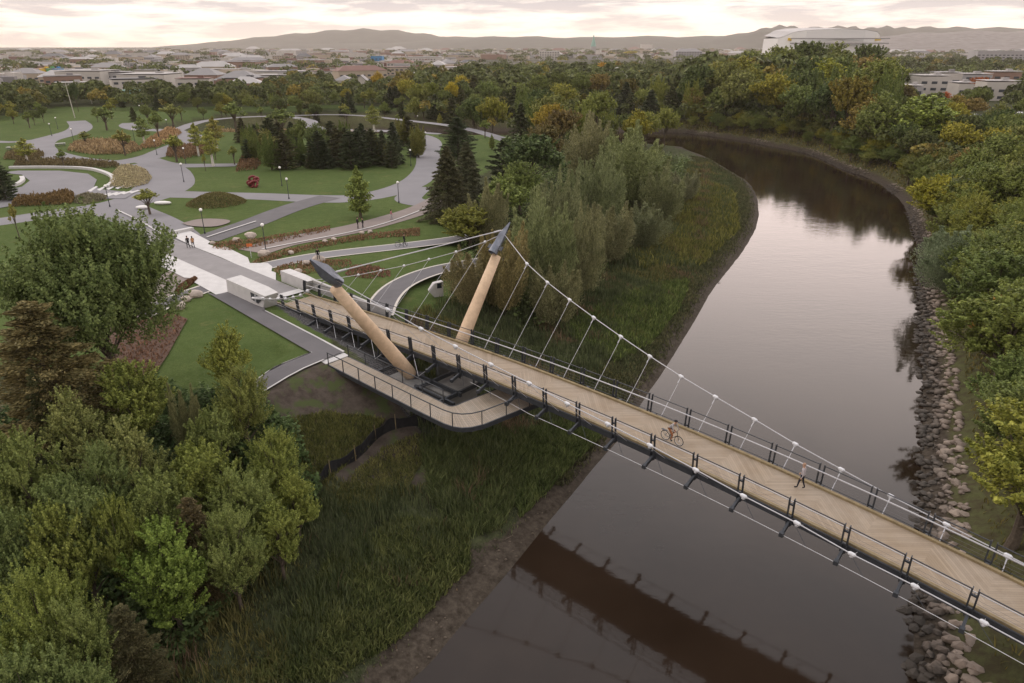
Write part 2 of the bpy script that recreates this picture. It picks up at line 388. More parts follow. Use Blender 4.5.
def water_material():
    m = bpy.data.materials.new('water'); m.use_nodes = True; t = NT(m.node_tree); b = t.n['Principled BSDF']
    g = t.new('ShaderNodeNewGeometry'); p = g.outputs['Position']
    t.l.new(t.mix(t.maprange(t.noise(p, .08, 4, .6), .35, .65), (.017, .0105, .0065), (.026, .0165, .0105)), b.inputs['Base Color'])
    b.inputs['Roughness'].default_value = .06; b.inputs['IOR'].default_value = 1.33
    mp = t.new('ShaderNodeMapping'); mp.inputs['Scale'].default_value = (.7, 1.6, 1); t.l.new(p, mp.inputs[0])
    n = t.math('ADD', t.noise(mp.outputs[0], 1.1, 3, .5), t.math('MULTIPLY', t.noise(mp.outputs[0], .25, 2, .5), 1.2))
    amp = t.maprange(t.noise(p, .03, 3, .5), .42, .6, .005, .040)
    bn = t.new('ShaderNodeBump'); bn.inputs['Distance'].default_value = .5; sy = t.new('ShaderNodeSeparateXYZ'); t.l.new(p, sy.inputs[0]); t.l.new(t.math('MULTIPLY', amp, t.maprange(sy.outputs[1], 22, 75, .18, 1.0)), bn.inputs['Strength'])
    t.l.new(n, bn.inputs['Height']); t.l.new(bn.outputs[0], b.inputs['Normal']); MATS['water'] = m
water_material()
def build_water():
    pts = np.vstack([Lw + np.array([-6, 0]), (Rw + np.array([6, 0]))[::-1]])
    a = MB(); x0, x1, y0, y1 = pts[:, 0].min()-3, pts[:, 0].max()+5, -75, pts[:, 1].max()+6
    a.add([(x0, y0, 0), (x1, y0, 0), (x1, y1, 0), (x0, y1, 0)], [(0, 1, 2, 3)])
    tag(a.build('river_water', 'water'), kind='structure')
build_water()
# ------------------------------------------------------------------ hills on the horizon
def hill(name, prof, dist, depth, material):
    """prof: (u, v) skyline seen from the lookout point; a long ridge with two sloping flanks"""
    prof = smooth_poly(prof, 2); V = []; m = len(prof)
    rows = [(-depth, 0), (-depth*.55, .45), (-depth*.25, .8), (0, 1), (depth*.5, .6), (depth, 0)]
    for i, (u, v) in enumerate(prof):
        x = (u-512)/F_PX; y = (v-341.5)/F_PX; fx = x/(CP-y*SP); up = -(SP+y*CP)/(CP-y*SP)
        H = max(up*dist + HC - ZP, 1)
        for dy, k in rows:
            yy = dist+dy; V.append((fx*yy, yy, ZP - 2 + (H+2)*k*(1+.05*math.sin(i*1.7+dy))))
    q = len(rows); Fs = [(i*q+j, (i+1)*q+j, (i+1)*q+j+1, i*q+j+1) for i in range(m-1) for j in range(q-1)]
    a = MB(); a.add(V, Fs); o = a.build(name, material, smooth=True); tag(o, kind='structure'); return o
mat('hill_wood', (.05, .055, .04), .95, var=.3, scale=.008); mat('hill_town', (.075, .07, .065), .95, scale=.03, col2=(.2, .18, .17))
hill('far_mountain', [(120, 50), (180, 45), (225, 41), (270, 36), (310, 32.5), (350, 29), (385, 29.5), (420, 33), (450, 37.5), (490, 36), (530, 40), (580, 43), (640, 47)], 7400, 900, 'hill_wood')
hill('low_hills', [(-300, 49), (0, 48), (150, 48), (300, 44), (400, 43), (470, 38), (520, 36), (570, 38), (640, 36), (700, 37), (745, 34), (780, 33), (850, 34)], 6400, 800, 'hill_wood')
hill('right_hills', [(700, 40), (745, 33), (770, 27), (785, 25), (800, 28), (830, 27), (850, 26), (865, 29), (885, 26), (900, 28), (925, 27), (960, 27.5), (1000, 28), (1100, 29), (1300, 28)], 5900, 700, 'hill_wood')
hill('town_slope', [(800, 45), (880, 36), (930, 32), (1000, 31), (1080, 30), (1300, 32)], 4300, 900, 'hill_town')
# ------------------------------------------------------------------ paths, plaza
LAYER = [0]
def ribbon(name, pts, width, material='asphalt_park', kerb=False, lift=None, z=None, smooth=2, label=None):
    P = smooth_poly([at(u, v) for u, v in pts], smooth); LAYER[0] += 1
    if z is None: z = ZP + .012 + LAYER[0]*.004
    t = np.gradient(P, axis=0); t /= np.linalg.norm(t, axis=1)[:, None]; n = np.stack([-t[:, 1], t[:, 0]], 1)
    ws = np.interp(np.linspace(0, 1, len(P)), np.linspace(0, 1, len(np.atleast_1d(width))), np.atleast_1d(width)) if np.ndim(width) else np.full(len(P), width)
    a = MB(); L = P+n*ws[:, None]/2; Rr = P-n*ws[:, None]/2
    a.add([(*p, z) for p in L]+[(*p, z) for p in Rr], [(i, len(P)+i, len(P)+i+1, i+1) for i in range(len(P)-1)])
    o = tag(a.build(name, material), kind='structure')
    if kerb:
        k = MB()
        for side, sg in ((L, 1), (Rr, -1)):
            A = side; Bq = side+n*sg*.28
            k.add([(*p, z+.004) for p in A]+[(*p, z+.004) for p in Bq], [(i, len(P)+i, len(P)+i+1, i+1) for i in range(len(P)-1)])
        tag(k.build(name+'_edging', 'kerb'), kind='structure')
    return o
def patch(name, pts, material, dz=.02, pix=True, smooth=0, z=None):
    P = [at(u, v) for u, v in pts] if pix else pts; LAYER[0] += 1
    if smooth: P = smooth_poly(list(P)+[P[0]], smooth)[:-1]
    zz_ = ZP + dz + LAYER[0]*.004 if z is None else z; a = MB(); a.add([(p[0], p[1], zz_) for p in P], [tuple(range(len(P)))])
    return tag(a.build(name, material), kind='structure')
A_ = 'asphalt_park'
ribbon('path', [(-60, 229), (0, 222), (50, 214), (100, 208), (135, 201), (158, 192), (168, 182), (160, 168), (135, 164)], [6, 6, 7, 9, 11, 11, 9], A_)
ribbon('path', [(178, 246), (165, 232), (150, 222), (125, 212), (112, 206)], [8, 8, 9], A_)
ribbon('path', [(135, 196), (165, 194), (200, 195), (256, 196), (316, 199), (356, 199), (396, 191), (420, 180), (430, 165), (427, 152), (434, 143), (425, 136), (400, 133)], [7, 6, 5.5, 6.5, 6.5, 6, 6, 5, 5], A_)
ribbon('path', [(420, 187), (412, 194), (406, 200), (425, 204), (440, 203)], 5, A_)
ribbon('path', [(105, 163), (80, 161), (55, 156), (38, 149), (40, 141), (60, 136), (78, 131), (82, 126), (76, 121)], [8, 7, 7, 8, 8, 7, 6], A_)
ribbon('path', [(110, 164), (150, 158), (170, 149), (188, 142), (192, 136), (180, 132), (160, 130), (140, 130), (126, 126), (130, 123)], [7, 7, 7, 6, 5], A_)
ribbon('path', [(145, 160), (162, 165), (180, 166), (237, 165)], [7, 6, 4], A_)
ribbon('path', [(175, 131), (200, 121), (240, 117), (286, 116), (304, 119), (312, 122), (305, 126), (330, 130), (390, 131), (440, 134)], [5, 4, 4, 6, 6, 3], A_)
ribbon('path', [(280, 116), (350, 114), (420, 122), (446, 125), (474, 130), (512, 142)], [3, 3, 4, 4, 5], A_)
ribbon('path', [(330, 197), (300, 205), (275, 214), (256, 222), (230, 231), (204, 240)], 5, 'asphalt')
ribbon('path', [(-40, 137), (0, 143), (30, 141), (45, 139)], [3.5, 4], A_)
ribbon('bike_path', [(448, 196), (430, 206), (415, 212), (396, 218), (356, 229), (306, 238), (280, 243), (252, 252)], 5.2, 'brown_path')
ribbon('bike_path', [(196, 268), (165, 285), (140, 300), (110, 320)], 5, 'brown_path')
ribbon('footpath', [(480, 235), (453, 240), (406, 246), (360, 251), (318, 256), (290, 261), (262, 267)], 2.6, A_, kerb=True)
ribbon('footpath', [(500, 258), (470, 264), (440, 269), (415, 277), (396, 287), (384, 300), (378, 316)], 2.7, 'asphalt', kerb=True)
ribbon('footpath', [(214, 286), (190, 294), (165, 304), (140, 316)], 2.4, 'asphalt', kerb=True)
PLZ = patch('round_plaza', [(0, 173), (18, 171), (60, 171), (88, 174), (97, 180), (94, 187), (104, 190), (135, 193), (125, 199), (95, 199), (70, 197), (30, 203), (-20, 212), (-80, 222), (-80, 196), (0, 192), (22, 187), (30, 181), (22, 175)], A_)
for i in range(5):
    patch('plaza_stripe', [(88+i*9, 191-i*.8+0), (96+i*9, 186.5-i*.2), (98+i*9, 187-i*.2), (91+i*9, 192-i*.8)], 'concrete_light')
    patch('plaza_stripe', [(97+i*8, 197-i*1.), (110+i*7, 193-i*.6), (112+i*7, 193.6-i*.6), (100+i*8, 198-i*1.)], 'concrete_light')
patch('plaza_paving', [(157.6, 250), (163.4, 250.5), (197.4, 265.7), (232.6, 282.7), (235, 291.5), (216, 295.6), (194.5, 283.3), (197.4, 279.8), (184.5, 278.6), (170.5, 271.6), (150, 262)], 'concrete_light')
patch('plaza_paving', [(168, 235), (190, 231.5), (210.3, 242.3), (208, 245), (219.7, 248.7), (225.6, 247.5), (248, 258.5), (250, 264), (268, 264), (272.5, 267.5), (271.6, 272), (276, 273.6), (276, 283.3), (260, 275.7), (222, 258.7), (195, 248)], 'concrete_light')
# central strip runs in line with the bridge
q = lambda S, o: tuple((P0+BD*S+BN*o))
patch('plaza_strip', [q(-57.2, 0), q(-57.2, BW), q(-100, BW), q(-100, 0)], 'paver', pix=False)
patch('plaza_threshold', [q(-57.0, -.1), q(-57.0, BW+.1), q(-58.3, BW+.1), q(-58.3, -.1)], 'concrete_light', pix=False, dz=.03)
patch('dirt_patch', [(182, 224), (200, 219), (228, 220), (232, 223), (215, 228), (190, 227)], 'brown_path', smooth=2)
PLATZ = 6.78
patch('side_path', [(206, 293), (216, 296), (234, 291.5), (240, 288), (264, 301), (265, 312), (290, 325), (317, 339), (343, 353.5), (322, 361.5), (311, 354), (268, 329), (226, 304.5)], 'asphalt')
patch('side_path', [(311, 353.5), (323, 361), (297, 372.5), (258, 396.5), (248, 388), (275, 368)], 'asphalt')
def edge_line(pts, w_=.22):
    return ribbon('path_edging', pts, w_, 'concrete_light', smooth=1)
edge_line([(264, 311.5), (290, 324.5), (317, 338.5), (344, 353)]); edge_line([(312, 353.5), (275, 368), (248, 388)], .16); edge_line([(324, 361), (297, 372.5), (257, 397)], .16)
ribbon('path_lane_line', [(440, 203), (396, 221), (356, 232), (306, 241.5), (262, 250)], .3, 'concrete_light')
edge_line([(165, 236), (135, 219), (118, 211)], .3); edge_line([(256, 222), (225, 232), (207, 238)], .3)
# ================================================================== FOOTBRIDGE
S0, S1 = -57.0, 32.0
def wood_material():
    m = bpy.data.materials.new('deck_boards'); m.use_nodes = True; t = NT(m.node_tree); b = t.n['Principled BSDF']
    s_ = t.new('ShaderNodeAttribute', attribute_name='along').outputs['Fac']; o_ = t.new('ShaderNodeAttribute', attribute_name='across').outputs['Fac']
    g = t.new('ShaderNodeNewGeometry')
    pp = t.math('PINGPONG', s_, 2.95)
    k = t.math('DIVIDE', t.math('ADD', t.math('MULTIPLY', o_, .70), t.math('MULTIPLY', pp, .71)), .15)
    fr = t.math('FRACT', k); cell = t.math('FLOOR', k)
    wn = t.new('ShaderNodeTexWhiteNoise', noise_dimensions='2D'); cv = t.new('ShaderNodeCombineXYZ'); t.l.new(cell, cv.inputs[0]); t.l.new(t.math('FLOOR', t.math('DIVIDE', s_, 2.95)), cv.inputs[1]); t.l.new(cv.outputs[0], wn.inputs['Vector'])
    c = t.mix(wn.outputs['Value'], (.24, .185, .128), (.315, .25, .18))
    c = t.mix(t.maprange(t.noise(g.outputs['Position'], .5, 4, .6), .35, .65, 0, .35), c, (.36, .32, .27))
    c = t.mix(t.maprange(t.noise(g.outputs['Position'], .9, 6, .75), .5, .68, 0, .45), c, (.22, .17, .12))
    gap = t.math('LESS_THAN', fr, .10); c = t.mix(t.math('MULTIPLY', gap, .5), c, (.14, .11, .08))
    t.l.new(c, b.inputs['Base Color']); b.inputs['Roughness'].default_value = .75; b.inputs['Specular IOR Level'].default_value = .25
    MATS['deck_boards'] = m
    m = bpy.data.materials.new('walk_boards'); m.use_nodes = True; t = NT(m.node_tree); b = t.n['Principled BSDF']
    s_ = t.new('ShaderNodeAttribute', attribute_name='along').outputs['Fac']; g = t.new('ShaderNodeNewGeometry')
    k = t.math('DIVIDE', s_, .15); wn = t.new('ShaderNodeTexWhiteNoise', noise_dimensions='1D'); t.l.new(t.math('FLOOR', k), wn.inputs['W'])
    c = t.mix(wn.outputs['Value'], (.25, .205, .15), (.33, .27, .205)); c = t.mix(t.maprange(t.noise(g.outputs['Position'], .7, 4, .6), .4, .65, 0, .4), c, (.34, .31, .27))
    c = t.mix(t.math('MULTIPLY', t.math('LESS_THAN', t.math('FRACT', k), .1), .75), c, (.07, .055, .04))
    t.l.new(c, b.inputs['Base Color']); b.inputs['Roughness'].default_value = .75; MATS['walk_boards'] = m
wood_material(); mat('kerb_wood', (.23, .18, .10), .8, var=.25, scale=2); mat('wire', (.16, .16, .165), .5, .3)
FB = empty('footbridge', B(S0, BW/2), 'long timber-decked suspension footbridge with two leaning masts crossing the brown river', 'footbridge')
def strip_mesh(name, rows, material, parent, along=None, across=None, smooth=False):
    """rows: list of cross sections (lists of world points) -> closed sheet with attributes"""
    n = len(rows[0]); a = MB(); a.add([p for r in rows for p in r], [(i*n+j, (i+1)*n+j, (i+1)*n+j+1, i*n+j+1) for i in range(len(rows)-1) for j in range(n-1)])
    o = a.build(name, material, parent, smooth)
    if along is not None:
        A = o.data.attributes.new('along', 'FLOAT', 'POINT'); A.data.foreach_set('value', np.array(along, np.float32))
        A = o.data.attributes.new('across', 'FLOAT', 'POINT'); A.data.foreach_set('value', np.array(across, np.float32))
    return o
SS = np.arange(S0, S1+.01, 1.0)
rows = []; al = []; ac = []
for S in SS:
    r = []
    for o_ in (0.0, BW/2, BW): r.append(B(S, o_)); al.append(S+100); ac.append(o_)
    rows.append(r)
strip_mesh('deck', rows, 'deck_boards', FB, al, ac)
for o_ in (.10, BW-.10):
    a = MB()
    for S in SS[:-1]: a.bar(B(S, o_)+Vector((0, 0, .075)), B(S+1, o_)+Vector((0, 0, .075)), .2, .14)
    a.build('kerb', 'kerb_wood', FB)
a = MB()
for o_ in (-.07, BW+.07):
    for S in SS[:-1]: a.bar(B(S, o_)-Vector((0, 0, .22)), B(S+1, o_)-Vector((0, 0, .22)), .12, .42)
for o_ in (BW*.3, BW*.7):
    for S in SS[:-1]: a.bar(B(S, o_)-Vector((0, 0, .32)), B(S+1, o_)-Vector((0, 0, .32)), .16, .4)
a.build('girder', 'steel_dark', FB)
a = MB()
for S in SS[:-1]: a.bar(B(S, BW/2)-Vector((0, 0, .07)), B(S+1, BW/2)-Vector((0, 0, .07)), BW-.1, .1)
a.build('deck_soffit', 'steel_dark', FB)
POSTS = [S for S in (-.3+3*k for k in range(-19, 11)) if S0 < S+.9 < S1]
PH = 1.32
def post_mb(S, side):
    o0 = 0 if side < 0 else BW; sg = side; m = MB()
    for ds in (-.13, .13):
        m.bar(B(S+ds, o0+sg*.20)+Vector((0, 0, -.45)), B(S+ds, o0+sg*.34)+Vector((0, 0, PH+.1)), .05, .17, up=(*BN, 0))
    for zc in (.15, .95): 
        m.bar(B(S-.13, o0+sg*.27)+Vector((0, 0, zc)), B(S+.13, o0+sg*.27)+Vector((0, 0, zc)), .12, .10)
    return m
for S in POSTS:
    for sd_ in (-1, 1):
        pz = post_mb(S, sd_).build('post', 'steel_dark', FB)
for S in POSTS:                                                     # cross beams with the tapering outriggers beneath each post pair
    m = MB(); zz0 = Vector((0, 0, -.42))
    m.bar(B(S, -.2)+zz0, B(S, BW+.2)+zz0, .16, .34)
    for sg, o0 in ((-1, 0), (1, BW)):
        m.bar(B(S, o0+sg*.15)+Vector((0, 0, -.34)), B(S, o0+sg*1.05)+Vector((0, 0, -.62)), .14, .26)
        m.box(B(S, o0+sg*1.1)+Vector((0, 0, -.62)), (.24, .24, .26), Matrix.Rotation(-TH, 3, 'Z'))
    m.build('cross_beam', 'steel_dark', FB)
for a_, b_ in zip(POSTS[:-1], POSTS[1:]):
    for sg, o0 in ((-1, 0), (1, BW)):
        m = MB(); p = a_+.17; q_ = b_-.17
        def P_(S, h): return B(S, o0+sg*(.22+.09*h))+Vector((0, 0, h))
        m.bar(P_(p, PH), P_(q_, PH), .05, .05); m.bar(P_(p, .12), P_(q_, .12), .035, .035)
        m.bar(P_(p, .12), P_(p, PH), .035, .035, up=(*BN, 0)); m.bar(P_(q_, .12), P_(q_, PH), .035, .035, up=(*BN, 0))
        pn = m.build('rail_panel', 'steel_dark', FB)
        m = MB()
        for h in (.35, .58, .81): m.tube(P_(p, h), P_(q_, h), .007, n=4)
        m.build('rail_wire', 'wire', pn)
for sg, o0 in ((-1, 0), (1, BW)):
    m = MB(); m.path([B(S, o0+sg*.08)+Vector((0, 0, 1.02)) for S in np.arange(S0+.5, S1, 1.0)], .030 if sg < 0 else .042, 8)
    hr = m.build('handrail', 'cable', FB, smooth=True)
    m = MB()
    for S in POSTS: m.bar(B(S, o0+sg*.08)+Vector((0, 0, .98)), B(S, o0+sg*.28)+Vector((0, 0, .93)), .03, .03)
    m.build('rail_bracket', 'steel_dark', hr)
# main cables: one per side, from the block over the mast head and down along the deck
CS = [-33, -28.8, -25.9, -23, -20.1, -17.1, -14.2, -11.3, -8.4, -5.4, -2.5, .5, 3.4, 6.4, 9.4, 12.4, 15.4, 18.4, 32]
CO = [7.3, 5.75, 5.1, 4.5, 3.95, 3.4, 3.0, 2.57, 2.25, 2.0, 1.75, 1.5, 1.42, 1.25, 1.15, 1.1, 1.0, 1.0, 1.0]
CZ = [8.5, 6.45, 5.46, 4.70, 4.02, 3.40, 2.79, 2.30, 1.90, 1.50, 1.10, .86, .60, .52, .45, .4, .35, .3, .3]
BK = [(-36, 7.82, 14.79), (-39, 6.75, 13.45), (-42, 5.77, 12.3), (-45, 4.9, 11.2), (-48, 4.08, 10.25), (-51, 3.3, 9.3), (-54, 2.55, 8.45), (-58.3, 1.5, 7.5)]
HEAD = {-1: Vector(B(-33, -7.45, 16.45)), 1: Vector(B(-33, BW+7.25, 16.25))}
for sg in (-1, 1):
    o0 = 0 if sg < 0 else BW
    pts = [B(S, o0+sg*o_, zdeck(S)+z_) for S, o_, z_ in zip(CS, CO, CZ)]; pts[0] = HEAD[sg]
    back = [B(S, o0+sg*o_, z_) for S, o_, z_ in BK]
    m = MB(); m.path(pts, .036, 8); m.path([HEAD[sg]]+back, .036, 8)
    mc = m.build('main_cable', 'cable', FB, smooth=True)
    for i, (p, S) in enumerate(list(zip(pts[1:], CS[1:]))[:-1]):
        m = MB(); d_ = (pts[i+2]-p).normalized()
        m.path([p-d_*.2, p-d_*.12, p+d_*.12, p+d_*.2], [.06, .12, .12, .06], 8); m.ball(p-Vector((0, 0, .12)), .12, 8, 5); cl_ = m.build('cable_clamp', 'galv', mc)
        foot = B(S, o0+sg*.16, zdeck(S)-.05)
        if S < 9.5:
            m = MB(); m.tube(p-Vector((0, 0, .12)), foot, .017 if sg > 0 else .014, n=6); k = (foot-p).normalized(); L = (foot-p).length
            if sg > 0: m.tube(p-Vector((0, 0, .1)), p+k*min(.55, L*.5), .034, n=6); m.tube(foot-k*min(1.25, L*.4), foot, .030, n=6)
            m.build('hanger', 'cable', FB)
    for (S, o_, z_), p in list(zip(BK, back))[:-1]:
        m = MB(); m.ball(p, .15, 8, 5); m.build('cable_clamp', 'galv', mc)
        foot = B(S, o0+sg*.16, zdeck(S)-.05); m = MB(); m.tube(p, foot, .017, n=6); m.tube(foot-(foot-p).normalized()*1.2, foot, .03, n=6); m.build('hanger', 'cable', FB)
m = MB(); m.tube(HEAD[-1]+Vector((0, 0, .35)), HEAD[1]+Vector((0, 0, .35)), .05, n=8)
for sg in (-1, 1):
    c_ = HEAD[sg]+Vector((0, 0, .35)); dd = (HEAD[-sg]-HEAD[sg]).normalized(); m.tube(c_+dd*.4, c_+dd*1.3, .085, n=8)
m.build('head_tie', 'cable', FB)
for sg in (-1, 1):                                                  # wind cable strung along the outrigger tips
    o0 = 0 if sg < 0 else BW; m = MB()
    m.path([B(S, o0+sg*(1.12 if S > -19 else .3+.82*max(0, (S+26)/7)), zdeck(S)-.62) for S in np.arange(-26, S1, 1.0)], .016, 6)
    m.build('wind_cable', 'galv', FB)
    m = MB()
    for S in POSTS[8:] if sg < 0 else POSTS[12:]:
        m.tube(B(S+.3, o0+sg*.2)+Vector((0, 0, -.2)), B(S+1.4, o0+sg*1.12)+Vector((0, 0, -.62)), .016, n=6)
    m.build('wind_strut', 'steel_dark', FB)
m = MB()                                                            # diagonal stays between the outriggers of the shore span
for S in POSTS[:9]: 
    m.tube(B(S+.2, -.2)+Vector((0, 0, -.2)), B(S+1.7, -1.0, zdeck(S)-1.5), .022, n=6); m.tube(B(S+3.0, -.2)+Vector((0, 0, -.35)), B(S+1.7, -1.0, zdeck(S)-1.5), .02, n=6)
m.build('shore_brace', 'galv', FB)
# masts
def mast(base, collar, tip, rb, rt):
    base, collar, tip = Vector(base), Vector(collar), Vector(tip); ax = (tip-base).normalized(); L = (collar-base).length
    m = MB(); m.path([base+ax*(L*t) for t in (0, .03, .3, .6, 1)], [rb*.86, rb, rb*.99, (rb+rt)/2, rt], 32)
    ms = m.build('mast', 'glulam', FB, smooth=True)
    # steel head: round collar, swelling to a flattened diamond, then a sharp blade
    ax = (tip-collar).normalized(); side = ax.cross(Vector((*BD, 0))).normalized(); fwd = Vector((*BD, 0)); fwd = (fwd-ax*fwd.dot(ax)).normalized()
    HL = (tip-collar).length; N = 12; V = []; secs = [(0, rt*1.03, rt*1.03, 0), (.12, rt*1.05, rt*1.02, 0), (.42, rt*1.25, rt*.72, .0), (.55, rt*1.22, rt*.6, .0), (1.0, .07, .04, 0)]
    for t, wa, wb, sh in secs:
        for k in range(N):
            an = 2*math.pi*k/N; ca, sa = math.cos(an), math.sin(an); f = t/.42 if t < .42 else 1
            pn = 1+(1/(abs(ca)+abs(sa))-1)*f*.9
            V.append(collar+ax*(HL*t)+side*(wa*ca*pn)+fwd*(wb*sa*pn))
    m = MB(); ns = len(secs); m.add(V, [(i*N+k, i*N+(k+1) % N, (i+1)*N+(k+1) % N, (i+1)*N+k) for i in range(ns-1) for k in range(N)]+[tuple(range((ns-1)*N, ns*N))])
    m.build('mast_head', 'steel_tip', ms)
    m = MB()
    for sgn in (-1, 1): m.bar(collar+ax*HL*.18, collar+ax*HL*.18+fwd*sgn*(rt+.45), .10, .42, up=ax)
    m.bar(collar+ax*HL*.3, collar+ax*HL*.3+side*0.01+(HEAD[-1]-HEAD[1]).normalized()*.01, .2, .2)
    m.build('cable_lug', 'steel_dark', ms)
    m = MB(); m.path([base-ax*.55, base-ax*.05], [.3, rb*.8], 16); m.box(base-ax*.6, (1.5, 1.5, .5)); m.build('mast_shoe', 'steel_dark', ms)
    return ms
mast(B(-33, -.67, 5.99), B(-33, -6.85, 15.87), B(-33, -9.05, 18.2), .60, .44)
mast(B(-33, BW+.67, 6.0), B(-33, 9.64, 14.72), B(-33, 12.05, 17.15), .60, .44)
# foundation and steel frame between the masts
m = MB(); Mz = Matrix.Rotation(-TH, 3, 'Z')
for o_ in (-1.2, BW+.9): m.box(B(-32.9, o_, 4.6), (3.4, 2.6, 2.4), Mz)
m.box(B(-29.5, 0.6, 4.4), (3.6, 3.0, 2.6), Mz); pass
m.build('foundation', 'concrete_dark', FB)
m = MB()
for (sa, oa, sb, ob) in ((-38, -3.6, -38, 3.5), (-35.5, -3.2, -35.5, 3.5), (-30.6, -3.0, -30.6, 3.2), (-27.4, -2.6, -27.4, 3.2), (-38, -.4, -27, -.4), (-31.0, -1.9, -26.2, -1.9)):
    m.bar(B(sa, oa, 6.05), B(sb, ob, 6.05), .18, .34)
m.build('platform_beam', 'steel_dark', FB)
m = MB()
for S, o_ in ((-41, -.3), (-38, -.3), (-35.3, -.3), (-38, 3.7), (-29, 3.0)):
    p = B(S, o_, 0); m.tube((p.x, p.y, gz(p.x, p.y)-.3), (p.x, p.y, zdeck(S)-.4), .09, n=8)
m.build('pier_column', 'steel_dark', FB)
# far abutment beyond the frame
m = MB(); m.box(B(S1-.5, BW/2, 2.2), (3, 5.2, 4.0), Mz); m.build('abutment', 'concrete', FB)
# ================================================================== LOOKOUT WALKWAY
def resample(P, n):
    P = np.array(P, float); L = np.concatenate([[0], np.cumsum(np.hypot(*np.diff(P, axis=0).T))]); t = np.linspace(0, L[-1], n)
    return np.stack([np.interp(t, L, P[:, i]) for i in (0, 1)], 1), t
outer_px = [(328, 364.5), (388, 395.6), (425, 414.5), (444, 423.7), (453, 426.8), (462, 428), (472, 427.3), (484, 424.4), (510, 414), (538, 403.3), (552, 397.5)]
inner_px = [(348, 356.5), (400, 381.5), (440, 401.3), (445, 404), (449, 406), (452, 406.3), (456, 405.5), (464, 402), (488, 392.5), (512, 383), (522, 379)]
def pw(l): return [at(u, v, PLATZ) for u, v in l]
o_w, i_w = pw(outer_px), pw(inner_px)
OP = []; IP = []
for k in range(len(o_w)-1):
    n_ = 8
    for j in range(n_): OP.append(o_w[k]+(o_w[k+1]-o_w[k])*j/n_); IP.append(i_w[k]+(i_w[k+1]-i_w[k])*j/n_)
OP.append(o_w[-1]); IP.append(i_w[-1]); OP = np.array(OP); IP = np.array(IP)
LK = empty('lookout_walkway', (*OP[0], PLATZ), 'L-shaped timber lookout walkway with dark railing hanging low beside the left mast of the footbridge', 'walkway')
al = np.concatenate([[0], np.cumsum(np.hypot(*np.diff((OP+IP)/2, axis=0).T))])
rows = [[Vector((*a_, PLATZ)), Vector((*b_, PLATZ))] for a_, b_ in zip(OP, IP)]
strip_mesh('deck', rows, 'walk_boards', LK, np.repeat(al, 2), np.tile([0, 2.], len(al)))
m = MB()
for P_ in (OP, IP):
    for a_, b_ in zip(P_[:-1], P_[1:]):
        if np.hypot(*(b_-a_)) > .02: m.bar((*a_, PLATZ-.16), (*b_, PLATZ-.16), .10, .36)
for i in range(0, len(OP), 6): m.bar((*OP[i], PLATZ-.3), (*IP[i], PLATZ-.3), .12, .2)
m.build('frame', 'steel_dark', LK)
m = MB()
for a_, b_, c_, d_ in zip(OP[:-1], OP[1:], IP[1:], IP[:-1]): m.add([(*p, PLATZ-.06) for p in (a_, b_, c_, d_)], [(3, 2, 1, 0)])
m.build('soffit', 'steel_dark', LK)
def railing(P_, off, n0, parent, spacing=2.9, h=1.15, stop=None):
    L = np.concatenate([[0], np.cumsum(np.hypot(*np.diff(P_, axis=0).T))]); tot = L[-1] if stop is None else min(stop, L[-1])
    def pt(t): return Vector((np.interp(t, L, P_[:, 0])+off[0], np.interp(t, L, P_[:, 1])+off[1], PLATZ))
    k = int(tot/spacing)+1
    for t in np.linspace(.1, tot-.1, k+1):
        m = MB(); p = pt(t); m.bar(p+Vector((0, 0, -.3)), p+Vector((0, 0, h)), .07, .07); m.build('post', 'steel_dark', parent)
    m = MB(); ts = np.arange(.05, tot, .35)
    m.path([pt(t)+Vector((0, 0, h)) for t in ts], .045, 6); m.build('handrail', 'steel_dark', parent)
    m = MB()
    for hh in (.3, .5, .7, .9): m.path([pt(t)+Vector((0, 0, hh)) for t in ts], .006, 3)
    m.build('rail_wire', 'wire', parent)
railing(OP, (0, 0), 0, LK, 2.4); railing(IP[:24], (0, 0), 0, LK, 2.9)
# concrete step at the landing
m = MB(); m.prism([at(u, v) for u, v in [(318, 360), (343, 352.5), (349, 356), (326, 364.5)]], ZP-.6, ZP+.05); tag(m.build('landing_slab', 'concrete_light', origin=(*at(335, 360), ZP)), 'pale concrete slab where the dark side path meets the lookout walkway', 'slab')
